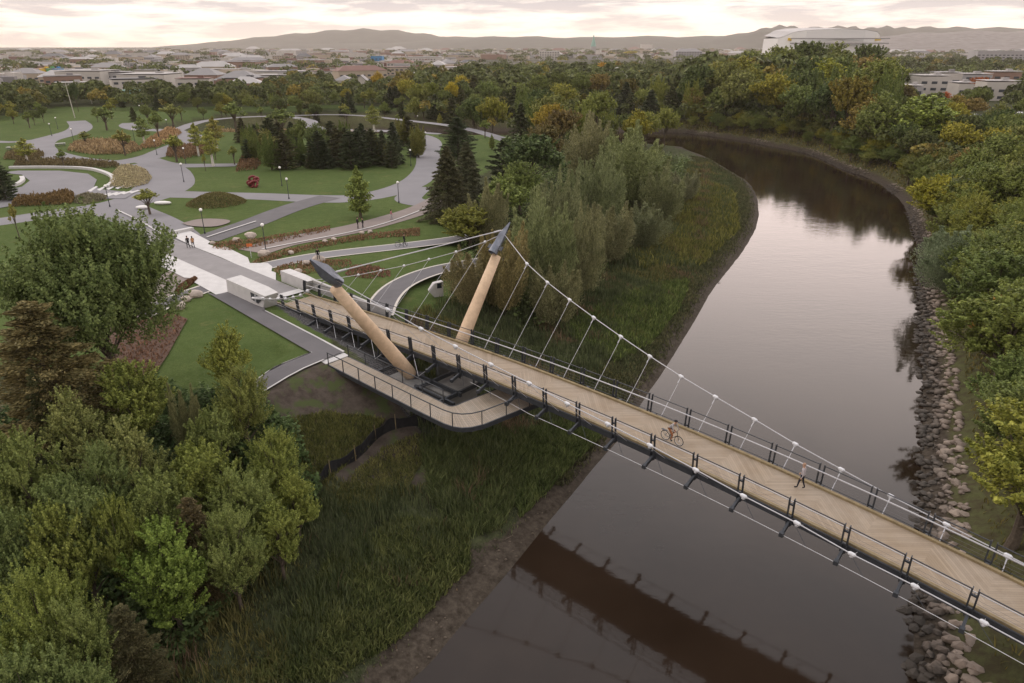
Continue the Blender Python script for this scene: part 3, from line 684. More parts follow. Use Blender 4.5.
# ================================================================== CONCRETE ANCHOR BLOCKS
def anchor_block(name_label, near):
    sg = -1 if near else 1; o0 = 0 if near else BW
    Sa, Sb = (-63.2, -55.0) if near else (-62.4, -56.8); oin = o0+sg*(.15 if near else .35); w_ = 1.75 if near else 1.3; hgt = 1.7 if near else 1.35
    e = empty('anchor_block', B(Sa, oin, ZP), name_label, 'concrete block', 'concrete anchor blocks at the park end of the footbridge')
    def Q(S, w, z): return B(S, oin+sg*w, ZP+z)
    # long block with a raked nose, a flat dark face painting the shaded cable opening on its flank
    m = MB(); n1_, n2_ = Sb-1.5, Sb
    sec = [(Sa, 0, w_, 0, hgt, 0), (n1_-.6, 0, w_, 0, hgt, 0), (n2_, .1, w_*.92, 0, hgt*.93, -1.1)]
    V = []
    for S, wa, wb, z0, z1, rk in sec: V += [Q(S+rk, wa, z0-.8), Q(S+rk, wb+.1, z0-.8), Q(S, wb, z1*.96), Q(S, wa, z1)]
    m.add(V, [(i*4+j, i*4+(j+1) % 4, (i+1)*4+(j+1) % 4, (i+1)*4+j) for i in range(2) for j in range(4)]+[(3, 2, 1, 0), (8, 9, 10, 11)])
    m.build('body', 'concrete_light', e)
    m = MB()
    def wq(S, fz): k = min(max((S-(n1_-.6))/(Sb-(n1_-.6)), 0), 1); return Q(S, w_*(1-.08*k)+.1*(1-fz)+.03, hgt*fz*.96)
    f = [wq(n1_-1.3, .85), wq(n1_+.1, .82), wq(n1_+.75, .55), wq(n1_+.1, .25), wq(n1_-1.2, .38)]
    m.add(f, [(0, 1, 2, 3, 4)]); m.build('socket_shade_face', 'steel_dark', e)
    m = MB(); m.tube(wq(n1_-.9, .5), wq(n1_+1.3, .75), .14, n=10); m.tube(wq(n1_-.3, .35), wq(n1_-.3, .8), .1, n=8); m.build('cable_socket', 'galv', e)
    return e
anchor_block('long pale concrete anchor block by the side path, dark cable socket in its flank', True)
anchor_block('pale concrete anchor block on the lawn side of the bridge entrance, shorter of the two', False)
m = MB(); m.bar(B(-57.5, BW+1.3, ZP+.5), B(-43, BW+1.0, ZP+.45), .3, 1.5); tag(m.build('retaining_wall', 'concrete', origin=tuple(B(-50, BW+1.3, ZP))), 'low grey concrete wall running beside the shore end of the footbridge deck', 'wall')
p1, p2 = at(192, 233), at(173+22, 234)
m = MB(); m.bar((*at(174, 234.5), ZP+.28), (*at(193, 230.5), ZP+.28), .7, .5); tag(m.build('concrete_bench', 'concrete_light', origin=(*at(184, 232), ZP)), 'low pale concrete bench at the top corner of the white plaza paving', 'bench')
# ================================================================== LAMPS
def lamp_proto(loc, h=3.7):
    e = empty('park_lamp', loc)
    o = Vector(loc); m = MB(); m.tube(o-Vector((0, 0, .2)), o+Vector((0, 0, h-.3)), .07, .05, 8); m.tube(o, o+Vector((0, 0, .35)), .13, .12, 8); m.build('post', 'steel_dark', e)
    m = MB(); m.ball(o+Vector((0, 0, h-.1)), .24, 10, 6); m.build('globe', 'globe', e, smooth=True)
    m = MB(); m.tube(o+Vector((0, 0, h-.38)), o+Vector((0, 0, h-.28)), .1, .16, 8); m.build('collar', 'steel_dark', e); return e
lamps = [((110, 207), 'by the striped crossing left of the white benches'), ((205, 234), 'on the grass just above the two plaza walkers'), ((266, 251), 'between bike path and boulder above the anchor blocks'),
         ((399, 203), 'on the grass wedge where two paths meet by the spruces'), ((289, 199), 'by the straight promenade above the slender tree'), ((184, 182), 'at the bend of the promenade right of the flower bed'),
         ((157, 155), 'at the tip of the oval lawn by the path junction'), ((186, 164), 'on the lawn edge beside the low hedge of reddish shrubs'), ((411, 166), 'on the sunny lawn right of the dark pine grove'), ((426, 146), 'at the hairpin of the path right of the pine grove'),
         ((282, 186), 'on the lawn between red sculpture and pine grove'), ((286, 152), 'half hidden among the pines on the left of the grove'), ((168, 131), 'at the inner curl of the far left path'), ((135, 142), 'in front of the shrubs on the oval lawn'),
         ((74, 142), 'on the oval lawn near the picnic table'), ((52, 136), 'left of the S-shaped path bend'), ((58, 129), 'near the top of the S-shaped path'), ((314, 124), 'by the far path behind the pine grove'), ((295, 127), 'left of the far path behind the grove'), ((410, 116), 'at the far lawn edge by the tall hedge'),
         ((361, 150), 'among the pines on the right of the grove'), ((141, 115), 'below the dark trees at the far end of the park'), ((465, 124), 'at the right end of the far path'), ((418, 125), 'on the strip of lawn between two far paths'), ((500, 126), 'beside the path at the edge of the wood')]
L0 = None
for (u, v), where in lamps:
    p = ground(u, v)
    if L0 is None: L0 = lamp_proto(p); o = L0
    else: o = copy_tree(L0); o.location = p
    tag(o, 'park lamp with white globe '+where, 'park lamp', 'park lamps along the paths')
# ================================================================== BOULDERS
def rock_mesh(name, seed, sub=2, mat_='boulder', sq=(1, .8, .62)):
    rg = np.random.default_rng(seed); bm = bmesh.new(); bmesh.ops.create_icosphere(bm, subdivisions=sub, radius=.5)
    dirs = rg.normal(size=(9, 3)); dirs /= np.linalg.norm(dirs, axis=1)[:, None]; lim = rg.uniform(.30, .46, 9)
    for v_ in bm.verts:
        p = np.array(v_.co)
        for d_, l_ in zip(dirs, lim):
            k = p@d_
            if k > l_: p = p - d_*(k-l_)
        v_.co = Vector(p*np.array(sq)*1.15)
    me = bpy.data.meshes.new(name); bm.to_mesh(me); bm.free(); me.materials.append(MATS[mat_]); return me
RB = [rock_mesh('boulder', s_) for s_ in range(5)]
bl = [((250.8, 238.5), 1.7, 'large grey boulder in the planting strip above the plaza, biggest of that strip'), ((236, 242), 1.3, 'dark-mouthed grey boulder beside the large one above the plaza'), ((212.7, 244), .8, 'small white stone at the corner of the white plaza'),
      ((264, 256.5), 1.6, 'rounded tan boulder just above the far anchor block, right of the signpost'), ((291, 254), .9, 'pale stone between the bike path and the narrow footpath'), ((298.5, 273), 1.0, 'pale flat stone behind the far anchor block'), ((306, 265), 1.2, 'grey stone behind the far anchor block, against the planting'),
      ((319, 262), 1.6, 'big tan boulder by the narrow footpath with a person seated on it'), ((325, 243), .9, 'left one of a pair of white stones below the bike path'), ((334, 241), .9, 'right one of a pair of white stones below the bike path'), ((362, 234), .8, 'left one of two white stones below the two walkers on the bike path'), ((370, 233), .9, 'right one of two white stones below the two walkers on the bike path'),
      ((196, 297), 1.5, 'tan boulder at the lower corner of the white plaza by the short footpath'), ((180, 309), 1.3, 'upper boulder at the top of the brown mulch bed'), ((186, 301), 1.1, 'small boulder between the mulch bed and the short footpath')]
for i, ((u, v), r_, lb) in enumerate(bl):
    p = ground(u, v); o = bpy.data.objects.new('boulder', RB[i % 5]); COL.objects.link(o); o.location = p+Vector((0, 0, r_*.22)); o.scale = (r_, r_, r_); o.rotation_euler = (0, 0, i*1.3)
    tag(o, lb, 'boulder', 'landscape boulders in the park')
# ================================================================== PARK FURNITURE
# info slab
p = ground(437, 297); e = empty('info_stone', p, 'leaning pale pentagonal stone slab with a dark plaque on the lawn beside the curved path', 'monument')
m = MB(); M_ = Matrix.Rotation(R(20), 3, 'Z'); outl = [(-1.0, .9), (-.35, 1.75), (.75, 1.9), (.75, 0), (-.3, 0)]
fr = [M_ @ Vector((x, 0-.35*y/2, y)) + p for x, y in outl]; bk = [M_ @ Vector((x*.9, .55, y*.95)) + p for x, y in outl]
m.add(fr+bk, [(0, 1, 2, 3, 4), (9, 8, 7, 6, 5)]+[(i, 5+i, 5+(i+1) % 5, (i+1) % 5) for i in range(5)]); m.build('slab', 'concrete_light', e)
m = MB(); m.add([M_ @ Vector((x, -.03-.35*y/2, y)) + p for x, y in ((.0, 1.1), (.55, 1.1), (.55, 1.75), (.0, 1.75))], [(0, 1, 2, 3)]); m.build('plaque', 'glass_dark', e)
# sign post
p = ground(251.5, 258); e = empty('signpost', p, 'small orange sign on a thin post beside the bike path and the plaza', 'sign')
m = MB(); m.tube(p, p+Vector((0, 0, 1.6)), .04, n=6); m.build('post', 'galv', e); m = MB(); m.box(p+Vector((0, -.06, 1.75)), (.75, .04, .4)); m.build('sign_board', 'orange_paint', e)
# white stone benches and bush
for (u, v, L_, lb) in ((143, 209, 2.4, 'short white lozenge bench on the grass left of the other white bench'), (163, 204.5, 3.1, 'longer white lozenge bench on the grass right of the dark bush')):
    p = ground(u, v); m = MB(); m.ball(p+Vector((0, 0, .3)), (L_/2, .55, .32), 14, 7); tag(m.build('stone_bench', 'white_paint', origin=tuple(p), smooth=True), lb, 'bench')
# red sculpture
p = ground(253, 187); e = empty('red_sculpture', p, 'dark red sculpture of stacked rounded rings standing on the lawn', 'sculpture')
for i, (dx, dz, r_) in enumerate(((-.55, .5, .55), (.5, .55, .6), (0, 1.3, .62), (-.1, .4, .45), (.7, 1.25, .4))):
    m = MB(); c_ = p+Vector((dx, (-1)**i*.4, dz+.1)); m.path([c_+Vector((math.cos(t)*r_, .3*math.sin(2*t), math.sin(t)*r_)) for t in np.linspace(0, 2*math.pi, 15)], .24, 8); m.build('ring', 'red_paint', e, smooth=True)
# picnic tables
T0 = None
for (u, v, lb) in ((12, 150, 'dark picnic table on the small lawn left of the S-shaped path'), (61, 146, 'white-topped picnic table on the oval lawn right of the S-shaped path')):
    p = ground(u, v)
    if T0 is None:
        T0 = o = empty('picnic_table', p); m = MB(); m.box(p+Vector((0, 0, .76)), (2.4, .9, .08)); m.build('table_top', 'concrete_light', o)
        for s_ in (-1, 1):
            m = MB(); m.box(p+Vector((0, s_*.85, .45)), (2.4, .35, .07)); m.build('bench', 'steel_dark', o)
            m = MB(); m.bar(p+Vector((s_*.8, -.8, 0)), p+Vector((s_*.8, 0, .75)), .09, .09); m.bar(p+Vector((s_*.8, .8, 0)), p+Vector((s_*.8, 0, .75)), .09, .09); m.build('leg', 'steel_dark', o)
    else: o = copy_tree(T0); o.location = p; o.rotation_euler = (0, 0, .6)
    tag(o, lb, 'picnic table')
# silt fence
sf = [ground(u, v) for u, v in [(312, 492), (318, 489), (331, 476), (343, 467), (356, 461), (367, 450), (376, 440), (386, 433), (396, 429), (412, 426), (428, 427), (443, 427)]]
e = empty('silt_fence', sf[0], 'low black fabric silt fence on wooden stakes snaking down the weedy bank below the lookout', 'fence')
m = MB(); V = []; 
P_ = smooth_poly([(p.x, p.y) for p in sf], 1)
for i, p in enumerate(P_): zb = gz(*p); V += [(p[0], p[1], zb-.05), (p[0]+.15*math.sin(i*1.1), p[1]+.1, zb+.95+.16*math.sin(i*1.7))]
m.add(V, [(2*i, 2*i+2, 2*i+3, 2*i+1) for i in range(len(P_)-1)]); fb = m.build('fabric', 'silt_black', e); sm = fb.modifiers.new('thick', 'SOLIDIFY'); sm.thickness = .03
for k in (2, 4, 6, 8): m = MB(); m.bar(sf[k], sf[k]+Vector((0, -.1, 1.45)), .06, .06); m.build('stake', 'kerb_wood', e)
# curved seating wall of the round plaza
def lowwall(name, pts, h, th, lb, material='concrete_light', cat='wall'):
    P = smooth_poly([at(u, v) for u, v in pts], 2); m = MB()
    for a_, b_ in zip(P[:-1], P[1:]): m.bar((*a_, ZP+h/2-.05), (*b_, ZP+h/2-.05), th, h)
    return tag(m.build(name, material, origin=(*P[0], ZP)), lb, cat)
lowwall('seating_wall', [(10, 168.5), (50, 168), (88, 169), (104, 173), (114, 178), (113, 184), (107, 188)], .55, .8, 'curved pale seating wall around the right side of the round plaza')
lowwall('seating_wall', [(-30, 194), (0, 190), (17, 186), (24, 181), (22, 178)], .5, .8, 'curved pale seating wall at the left edge of the round plaza below the dark pine')
# ================================================================== PEOPLE
def person(name_loc, joints, heading, clothes, label, group=None, h=1.75, hands=False, hair='hair', hairlong=False):
    """joints in body space (x forward, y left, z up; metres); grown as one skin"""
    J = {k: Vector(v)*(h/1.75) for k, v in joints.items()}
    rad = dict(pelvis=.135, waist=.12, chest=.145, neck=.055, head=.088, crown=.078, brow=.08, nose=.016, shL=.06, shR=.06, elL=.042, elR=.042, wrL=.028, wrR=.028, haL=.034, haR=.034,
               hiL=.088, hiR=.088, knL=.056, knR=.056, anL=.04, anR=.04, toL=.034, toR=.034)
    E_ = [('pelvis', 'waist'), ('waist', 'chest'), ('chest', 'neck'), ('neck', 'head'), ('head', 'brow'), ('brow', 'crown'), ('chest', 'shL'), ('chest', 'shR'), ('shL', 'elL'), ('shR', 'elR'), ('elL', 'wrL'), ('elR', 'wrR'), ('wrL', 'haL'), ('wrR', 'haR'),
          ('pelvis', 'hiL'), ('pelvis', 'hiR'), ('hiL', 'knL'), ('hiR', 'knR'), ('knL', 'anL'), ('knR', 'anR'), ('anL', 'toL'), ('anR', 'toR')]
    hd = J['head']; fw = Vector((1, 0, 0))
    J['brow'] = hd+Vector((.01, 0, .075)); J['crown'] = hd+Vector((0, 0, .13))
    names = ['pelvis', 'waist', 'chest', 'neck', 'head', 'brow', 'crown', 'shL', 'shR', 'elL', 'elR', 'wrL', 'wrR', 'haL', 'haR', 'hiL', 'hiR', 'knL', 'knR', 'anL', 'anR', 'toL', 'toR']
    if hands:
        for s_ in 'LR':
            d_ = (J['ha'+s_]-J['wr'+s_]).normalized(); yv = Vector((0, 1 if s_ == 'L' else -1, 0)); a_ = d_.cross(yv).normalized() if d_.cross(yv).length > .1 else Vector((1, 0, 0))
            for i, (off, L) in enumerate(((-.030, .062), (-.010, .074), (.010, .070), (.030, .054))):
                k = f'f{i}{s_}'; J[k] = J['ha'+s_]+a_*off+d_*.02; J[k+'b'] = J[k]+d_*L*.6-yv*.01; J[k+'c'] = J[k+'b']+d_*L*.35-yv*.03
                names += [k, k+'b', k+'c']; rad[k] = .010; rad[k+'b'] = .009; rad[k+'c'] = .007; E_ += [('ha'+s_, k), (k, k+'b'), (k+'b', k+'c')]
            k = 't'+s_; J[k] = J['wr'+s_]*.55+J['ha'+s_]*.45+a_*.035; J[k+'b'] = J[k]+a_*.02+d_*.045; names += [k, k+'b']; rad[k] = .012; rad[k+'b'] = .009; E_ += [('ha'+s_, k), (k, k+'b')]
    me = bpy.data.meshes.new('person_skin'); me.from_pydata([J[n] for n in names], [(names.index(a_), names.index(b_)) for a_, b_ in E_], [])
    ob = bpy.data.objects.new('tmp_person', me); COL.objects.link(ob)
    md = ob.modifiers.new('skin', 'SKIN'); md.use_smooth_shade = True
    for i, n in enumerate(names): r_ = rad[n]; me.skin_vertices[0].data[i].radius = (r_, r_); me.skin_vertices[0].data[i].use_root = (i == 0)
    sb = ob.modifiers.new('sub', 'SUBSURF'); sb.levels = 2; sb.render_levels = 2
    dg = bpy.context.evaluated_depsgraph_get(); dg.update(); body = bpy.data.meshes.new_from_object(ob.evaluated_get(dg)); bpy.data.objects.remove(ob)
    body.materials.clear()
    top, legs, shoes = clothes
    for q_ in ('skin', top, legs, shoes): body.materials.append(MATS[q_])
    segs = {0: [('neck', 'head'), ('head', 'crown'), ('wrL', 'haL'), ('wrR', 'haR')], 1: [('pelvis', 'waist'), ('waist', 'chest'), ('chest', 'shL'), ('chest', 'shR'), ('shL', 'elL'), ('shR', 'elR'), ('elL', 'wrL'), ('elR', 'wrR')],
            2: [('hiL', 'knL'), ('hiR', 'knR'), ('knL', 'anL'), ('knR', 'anR'), ('hiL', 'hiR')], 3: [('anL', 'toL'), ('anR', 'toR')]}
    if hands: segs[0] += [(f'f{i}{s_}', f'f{i}{s_}c') for i in range(4) for s_ in 'LR']
    def sdist(p, a_, b_):
        ab = b_-a_; t_ = max(0, min(1, (p-a_).dot(ab)/max(ab.dot(ab), 1e-9))); return (p-(a_+ab*t_)).length
    for poly in body.polygons:
        c_ = Vector(poly.center); best = (9, 0)
        for mi, sg in segs.items():
            for a_, b_ in sg:
                d_ = sdist(c_, J[a_], J[b_]) - (.02 if mi == 1 else 0)
                if d_ < best[0]: best = (d_, mi)
        poly.material_index = best[1]; poly.use_smooth = True
    body.name = 'person_body'
    o = bpy.data.objects.new('person', body); COL.objects.link(o); o.location = name_loc; o.rotation_euler = (0, 0, heading); tag(o, label, 'person', group)
    # face: nose, eyes, mouth, ears; hair as a cap
    fx = bpy.data.objects
    m = MB(); hc = hd+Vector((.0, 0, .045))
    m.ball(hc+Vector((.092, 0, .0)), (.02, .014, .024), 6, 4)
    for s_ in (-1, 1): m.ball(hc+Vector((0, s_*.088, 0)), (.02, .012, .03), 6, 4)
    def child(nm, mb, mt):
        me2 = bpy.data.meshes.new(nm); me2.from_pydata([tuple(v) for v in mb.v], [], mb.f); me2.materials.append(MATS[mt]); c2 = bpy.data.objects.new(nm, me2); COL.objects.link(c2); c2.parent = o; 
        for pl in me2.polygons: pl.use_smooth = True
    child('nose_and_ears', m, 'skin')
    m = MB()
    for s_ in (-1, 1): m.ball(hc+Vector((.078, s_*.032, .025)), (.012, .014, .009), 6, 4)
    m.ball(hc+Vector((.076, 0, -.045)), (.012, .026, .007), 6, 4); child('eyes_and_mouth', m, 'hair')
    m = MB(); m.ball(hc+Vector((-.018, 0, .055)), (.102, .096, .088), 12, 8)
    if hairlong: m.ball(hc+Vector((-.07, 0, -.07)), (.05, .08, .15), 8, 6)
    child('hair', m, hair); return o
def stand(stride=.0, lean=0.0, arm=.05):
    j = dict(pelvis=(0, 0, .95), waist=(.0, 0, 1.12), chest=(.01+lean*.5, 0, 1.34), neck=(.01+lean, 0, 1.50), head=(.03+lean, 0, 1.60), shL=(.0+lean*.8, .19, 1.42), shR=(.0+lean*.8, -.19, 1.42),
             elL=(-arm*1.0-.02, .25, 1.15), elR=(arm, -.25, 1.15), wrL=(-arm*1.2+.06, .25, .91), wrR=(arm*2.2+.04, -.25, .92), haL=(-arm*1.2+.09, .25, .83), haR=(arm*2.4+.08, -.25, .84),
             hiL=(0, .095, .92), hiR=(0, -.095, .92), knL=(stride*.55+.03, .10, .50), knR=(-stride*.25+.02, -.10, .50), anL=(stride, .10, .09), anR=(-stride, -.10, .12), toL=(stride+.16, .12, .035), toR=(-stride+.15, -.12, .035))
    return j
DIRB = math.atan2(BD[1], BD[0])
def on_deck(u, v):
    z = 8.0
    for _ in range(8): p = at(u, v, z); S = float((p-P0)@BD); z = zdeck(S)
    return Vector((p[0], p[1], z+.005)), S, float((p-P0)@BN)
p, S_, o_ = on_deck(800.5, 488.5)
person(p, stand(.19, .02, .07), DIRB+math.pi, ('shirt_pale', 'navy_cloth', 'black_cloth'), 'fair-haired person in a pale grey shirt and dark trousers walking alone across the footbridge', hands=True, hair='blond')
# cyclist on the bridge
p, S_, o_ = on_deck(671.5, 442.5)
hb = DIRB - R(4)
def bicycle(loc, heading, label, scale=1.0, child_tint='steel_dark'):
    e = empty('bicycle', loc); e.rotation_euler = (0, 0, heading)
    def ob(nm, m, mt, par=e):
        me = bpy.data.meshes.new(nm); me.from_pydata([tuple(Vector(v)*scale) for v in m.v], [], m.f); me.materials.append(MATS[mt]); c2 = bpy.data.objects.new(nm, me); COL.objects.link(c2); c2.parent = par; return c2
    for x in (-.53, .53):
        m = MB(); m.path([(x+.33*math.cos(t), 0, .34+.33*math.sin(t)) for t in np.linspace(0, 2*math.pi, 25)], .024, 6, cap=False); wh = ob('wheel', m, 'tyre')
        m = MB(); m.path([(x+.30*math.cos(t), 0, .34+.30*math.sin(t)) for t in np.linspace(0, 2*math.pi, 21)], .010, 5, cap=False)
        for k in range(10): t = k*math.pi/5; m.tube((x, 0, .34), (x+.3*math.cos(t), 0, .34+.3*math.sin(t)), .0035, n=3)
        m.tube((x, -.05, .34), (x, .05, .34), .025, n=8); ob('rim', m, 'galv', wh)
    m = MB(); BBk = (-.08, 0, .30); ST = (-.25, 0, .82); HT = (.36, 0, .88); HB = (.40, 0, .68); RA = (-.53, 0, .34)
    for a_, b_, r_ in ((BBk, ST, .02), (ST, HT, .018), (BBk, HB, .022), (HT, HB, .022)): m.tube(a_, b_, r_)
    for s_ in (-1, 1): m.tube((RA[0], s_*.05, RA[2]), BBk, .012); m.tube((RA[0], s_*.05, RA[2]), ST, .010); m.tube((.53, s_*.05, .34), HB, .014)
    ob('frame', m, child_tint)
    m = MB(); m.tube(HT, (.33, 0, 1.02), .016); m.path([(.22, -.29, 1.03), (.34, -.22, 1.04), (.36, 0, 1.03), (.34, .22, 1.04), (.22, .29, 1.03)], .015, 6); ob('handlebar', m, 'steel_dark')
    m = MB(); m.tube(ST, (-.27, 0, .92), .014); m.ball((-.28, 0, .95), (.14, .08, .035), 10, 5); ob('saddle', m, 'black_cloth')
    m = MB(); m.tube((-.08, -.09, .30), (-.08, .09, .30), .02); m.path([(-.08+.09*math.cos(t), -.06, .3+.09*math.sin(t)) for t in np.linspace(0, 6.28, 13)], .01, 4); m.box((.04, -.13, .19), (.10, .09, .02)); m.box((-.2, .13, .41), (.10, .09, .02)); m.tube((-.08, -.09, .3), (.04, -.1, .19), .012); m.tube((-.08, .09, .3), (-.2, .1, .41), .012); ob('crankset', m, 'steel_dark')
    m = MB(); m.box((-.62, 0, .72), (.42, .16, .02)); m.tube((-.75, .06, .72), (-.53, .06, .36), .008); m.tube((-.75, -.06, .72), (-.53, -.06, .36), .008); ob('rear_rack', m, 'steel_dark')
    tag(e, label, 'bicycle'); return e
bicycle(p, hb, 'black bicycle ridden along the footbridge deck near its middle')
ride = dict(pelvis=(-.24, 0, 1.03), waist=(-.14, 0, 1.18), chest=(.02, 0, 1.36), neck=(.11, 0, 1.48), head=(.17, 0, 1.57), shL=(.04, .19, 1.42), shR=(.04, -.19, 1.42), elL=(.16, .27, 1.20), elR=(.16, -.27, 1.20),
            wrL=(.25, .27, 1.06), wrR=(.25, -.27, 1.06), haL=(.30, .26, 1.045), haR=(.30, -.26, 1.045), hiL=(-.22, .10, 1.0), hiR=(-.22, -.10, 1.0), knL=(.14, .13, .82), knR=(.10, -.13, .66), anL=(-.20, .13, .50), anR=(-.02, -.13, .28), toL=(-.06, .14, .44), toR=(.13, -.14, .22))
cyc = person(p, ride, hb, ('grey_cloth', 'orange_cloth', 'black_cloth'), 'cyclist in a grey top and orange-brown trousers riding along the middle of the footbridge', hands=True)
m = MB(); hh_ = Vector(ride['head']); m.ball(hh_+Vector((-.01, 0, .125)), (.125, .105, .075), 12, 6)
me2 = bpy.data.meshes.new('helmet'); me2.from_pydata([tuple(v) for v in m.v], [], m.f); me2.materials.append(MATS['black_cloth']); o2 = bpy.data.objects.new('helmet', me2); COL.objects.link(o2); o2.parent = cyc
# far walkers
for (u, v, hd_, cl_, lb, st_, h_, hl) in [
    (189, 249, 2.4, ('black_cloth', 'black_cloth', 'black_cloth'), 'taller person in black walking away over the grey plaza strip beside a companion in tan', .22, 1.8, False),
    (193.8, 248.5, 2.4, ('tan_cloth', 'navy_cloth', 'black_cloth'), 'person in a tan jacket and dark trousers walking on the plaza beside one in black', .2, 1.68, True),
    (358, 229, .6, ('black_cloth', 'black_cloth', 'black_cloth'), 'left one of two people in black on the brown bike path', .12, 1.8, False),
    (363.3, 229.4, 3.5, ('black_cloth', 'navy_cloth', 'black_cloth'), 'right one of two people in black on the brown bike path', .15, 1.75, False),
    (391.5, 220, .5, ('pink_cloth', 'grey_cloth', 'black_cloth'), 'person in pink farther up the brown bike path', .2, 1.65, True),
    (404.5, 246.3, .3, ('black_cloth', 'black_cloth', 'black_cloth'), 'person in black walking a bicycle on the narrow footpath above the curved lawn', .22, 1.78, False)]:
    person(ground(u, v)+Vector((0, 0, .03)), stand(st_, .02, .06), hd_, cl_, lb, h=h_, hairlong=hl)
bicycle(ground(401.5, 247)+Vector((0, 0, .03)), .25, 'white-wheeled bicycle pushed along the narrow footpath by a person in black')
p = ground(319, 262); p = Vector((p.x, p.y, p.z+1.05))
seat = stand(); seat.update(knL=(.42, .12, .90), knR=(.42, -.12, .90), anL=(.45, .12, .48), anR=(.45, -.12, .48), toL=(.60, .13, .43), toR=(.60, -.13, .43), wrL=(.25, .2, 1.0), wrR=(.25, -.2, 1.0), haL=(.33, .17, 1.0), haR=(.33, -.17, 1.0))
person(Vector((p.x-.05, p.y, p.z-.93)), seat, -1.2, ('black_cloth', 'black_cloth', 'black_cloth'), 'person dressed in black sitting on a big tan boulder beside the footpath', h=1.75)
# ================================================================== LEAF CLOUDS
def quads(C, A, Bv):
    V = np.stack([C+A, C+Bv, C-A, C-Bv], 1).reshape(-1, 3); n = len(C); return V, np.arange(n*4).reshape(n, 4)
def unit(n, rg): v = rg.normal(size=(n, 3)); return v/np.linalg.norm(v, axis=1)[:, None]
def leaves(C, D, size, rg, asp=.6, up=.35, along=None):
    """C centres, D outward directions"""
    n = len(C); N_ = D*.7 + unit(n, rg)*.8 + np.array([0, 0, up]); N_ /= np.linalg.norm(N_, axis=1)[:, None]
    A = np.cross(N_, unit(n, rg)); A /= np.linalg.norm(A, axis=1)[:, None]+1e-9
    if along is not None:
        A = along + unit(n, rg)*.35; A /= np.linalg.norm(A, axis=1)[:, None]
    Bv = np.cross(N_, A); Bv /= np.linalg.norm(Bv, axis=1)[:, None]+1e-9; s_ = size*rg.uniform(.6, 1.3, n)[:, None]
    return quads(C, A*s_, Bv*s_*asp)
